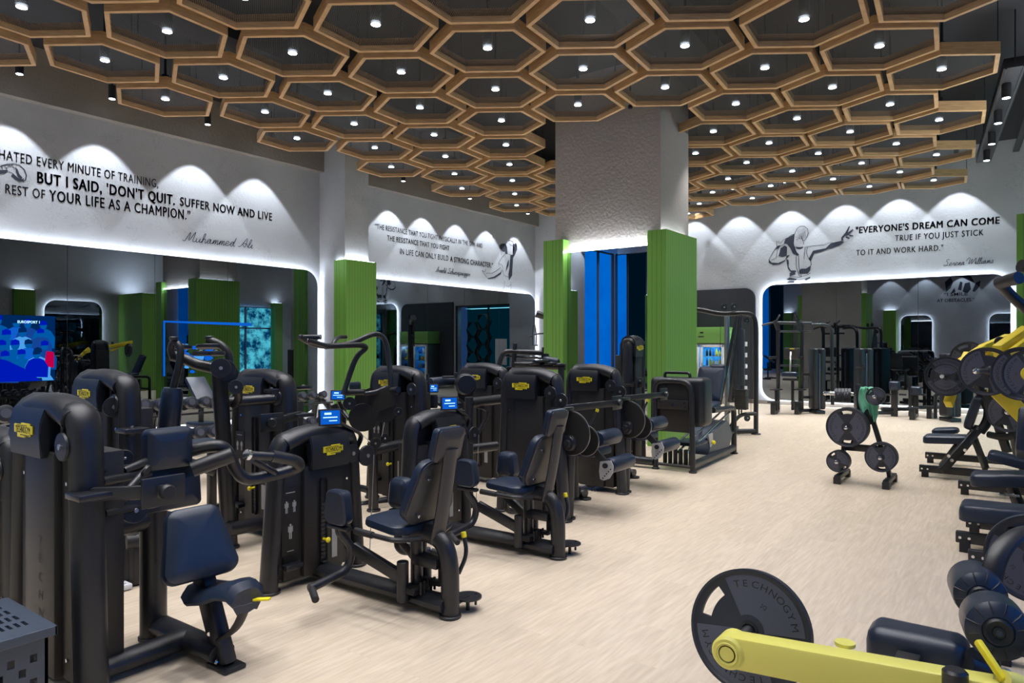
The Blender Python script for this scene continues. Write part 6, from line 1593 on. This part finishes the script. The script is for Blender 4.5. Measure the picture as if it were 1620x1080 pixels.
# ================================================================== slatted basket, front left
def perforated(mb, o, ux, uy, W, H, nx, ny, hole, th):
    """sheet of nx x ny cells with open cells, given thickness"""
    o, ux, uy = Vector(o), Vector(ux), Vector(uy); n = ux.cross(uy).normalized()*th
    keep = {(i, j) for i in range(nx) for j in range(ny) if not hole(i, j)}
    for (i, j) in keep:
        c = o+ux*(W*(i+.5)/nx)+uy*(H*(j+.5)/ny)-n/2
        x0, x1, y0, y1 = W*i/nx, W*(i+1)/nx, H*j/ny, H*(j+1)/ny
        P4 = [o+ux*a+uy*b for a, b in ((x0, y0), (x1, y0), (x1, y1), (x0, y1))]
        A = [mb.bm.verts.new(p) for p in P4]; B = [mb.bm.verts.new(p-n) for p in P4]
        mb.face(A); mb.face(B[::-1])
        for k, (di, dj) in enumerate(((0, -1), (1, 0), (0, 1), (-1, 0))):
            if (i+di, j+dj) not in keep: mb.face((A[k], B[k], B[(k+1) % 4], A[(k+1) % 4]))
bx0, bx1, by0, by1, bz = .60, 1.14, 3.07, 3.26, .50
by1 = 3.25+.32
b_ = thing('slatted_basket', 'dark grey woven plastic basket with slotted lid at the lower left', 'basket', ((bx0+bx1)/2, (by0+by1)/2, 0))
mb = MB(); perforated(mb, (bx0, by0, bz), (1, 0, 0), (0, 1, 0), bx1-bx0, by1-by0, 41, 27, lambda i, j: 3 < i < 38 and i % 2 == 0 and 3 < j < 24 and j % 5 in (0, 1, 2), .02)
mb.box(((bx0+bx1)/2, by0-.004, bz-.018), (bx1-bx0+.02, .012, .036), .003).box(((bx0+bx1)/2, by1+.004, bz-.018), (bx1-bx0+.02, .012, .036), .003).box((bx1+.004, (by0+by1)/2, bz-.018), (.012, by1-by0+.02, .036), .003).box((bx0-.004, (by0+by1)/2, bz-.018), (.012, by1-by0+.02, .036), .003)
mb.build('lid', M_BASK, b_, smooth=False)
mb = MB()
hf = lambda i, j: (2 < i < 38 and j > 1 and j < 26 and (i+(j//3)*3) % 6 in (0, 1) and j % 3 in (0, 1))
perforated(mb, (bx0+.015, by0+.015, .0), (1, 0, 0), (0, 0, 1), bx1-bx0-.03, bz-.03, 41, 30, hf, .012)
perforated(mb, (bx0+.015, by1-.015, .0), (1, 0, 0), (0, 0, 1), bx1-bx0-.03, bz-.03, 41, 30, hf, .012)
perforated(mb, (bx0+.015, by0+.015, .0), (0, 1, 0), (0, 0, 1), by1-by0-.03, bz-.03, 27, 30, lambda i, j: hf(i+5, j) and i < 24, .012)
perforated(mb, (bx1-.015, by0+.015, .0), (0, 1, 0), (0, 0, 1), by1-by0-.03, bz-.03, 27, 30, lambda i, j: hf(i+5, j) and i < 24, .012)
mb.box(((bx0+bx1)/2, (by0+by1)/2, .012), (bx1-bx0-.03, by1-by0-.03, .02))
mb.build('woven_body', M_BASK, b_, smooth=False)
# small things on the floor
p = G(184, 935); tag(MB().box((p.x, p.y, .022), (.16, .10, .036), .006).box((p.x, p.y, .045), (.10, .06, .014), .004).build('power_supply', M_WHITE, loc=(p.x, p.y, 0)), 'white power brick lying on the floor by the hidden tower foot', 'power supply')
p = G(412, 938); tag(MB().box((p.x, p.y, .035), (.09, .07, .06), .006).cyl((p.x-.02, p.y-.04, .04), (p.x-.02, p.y-.028, .04), .018).build('cable_box', M_BASK, loc=(p.x, p.y, 0)), 'small blue-grey cable box on the floor beside first thigh machine', 'cable box')
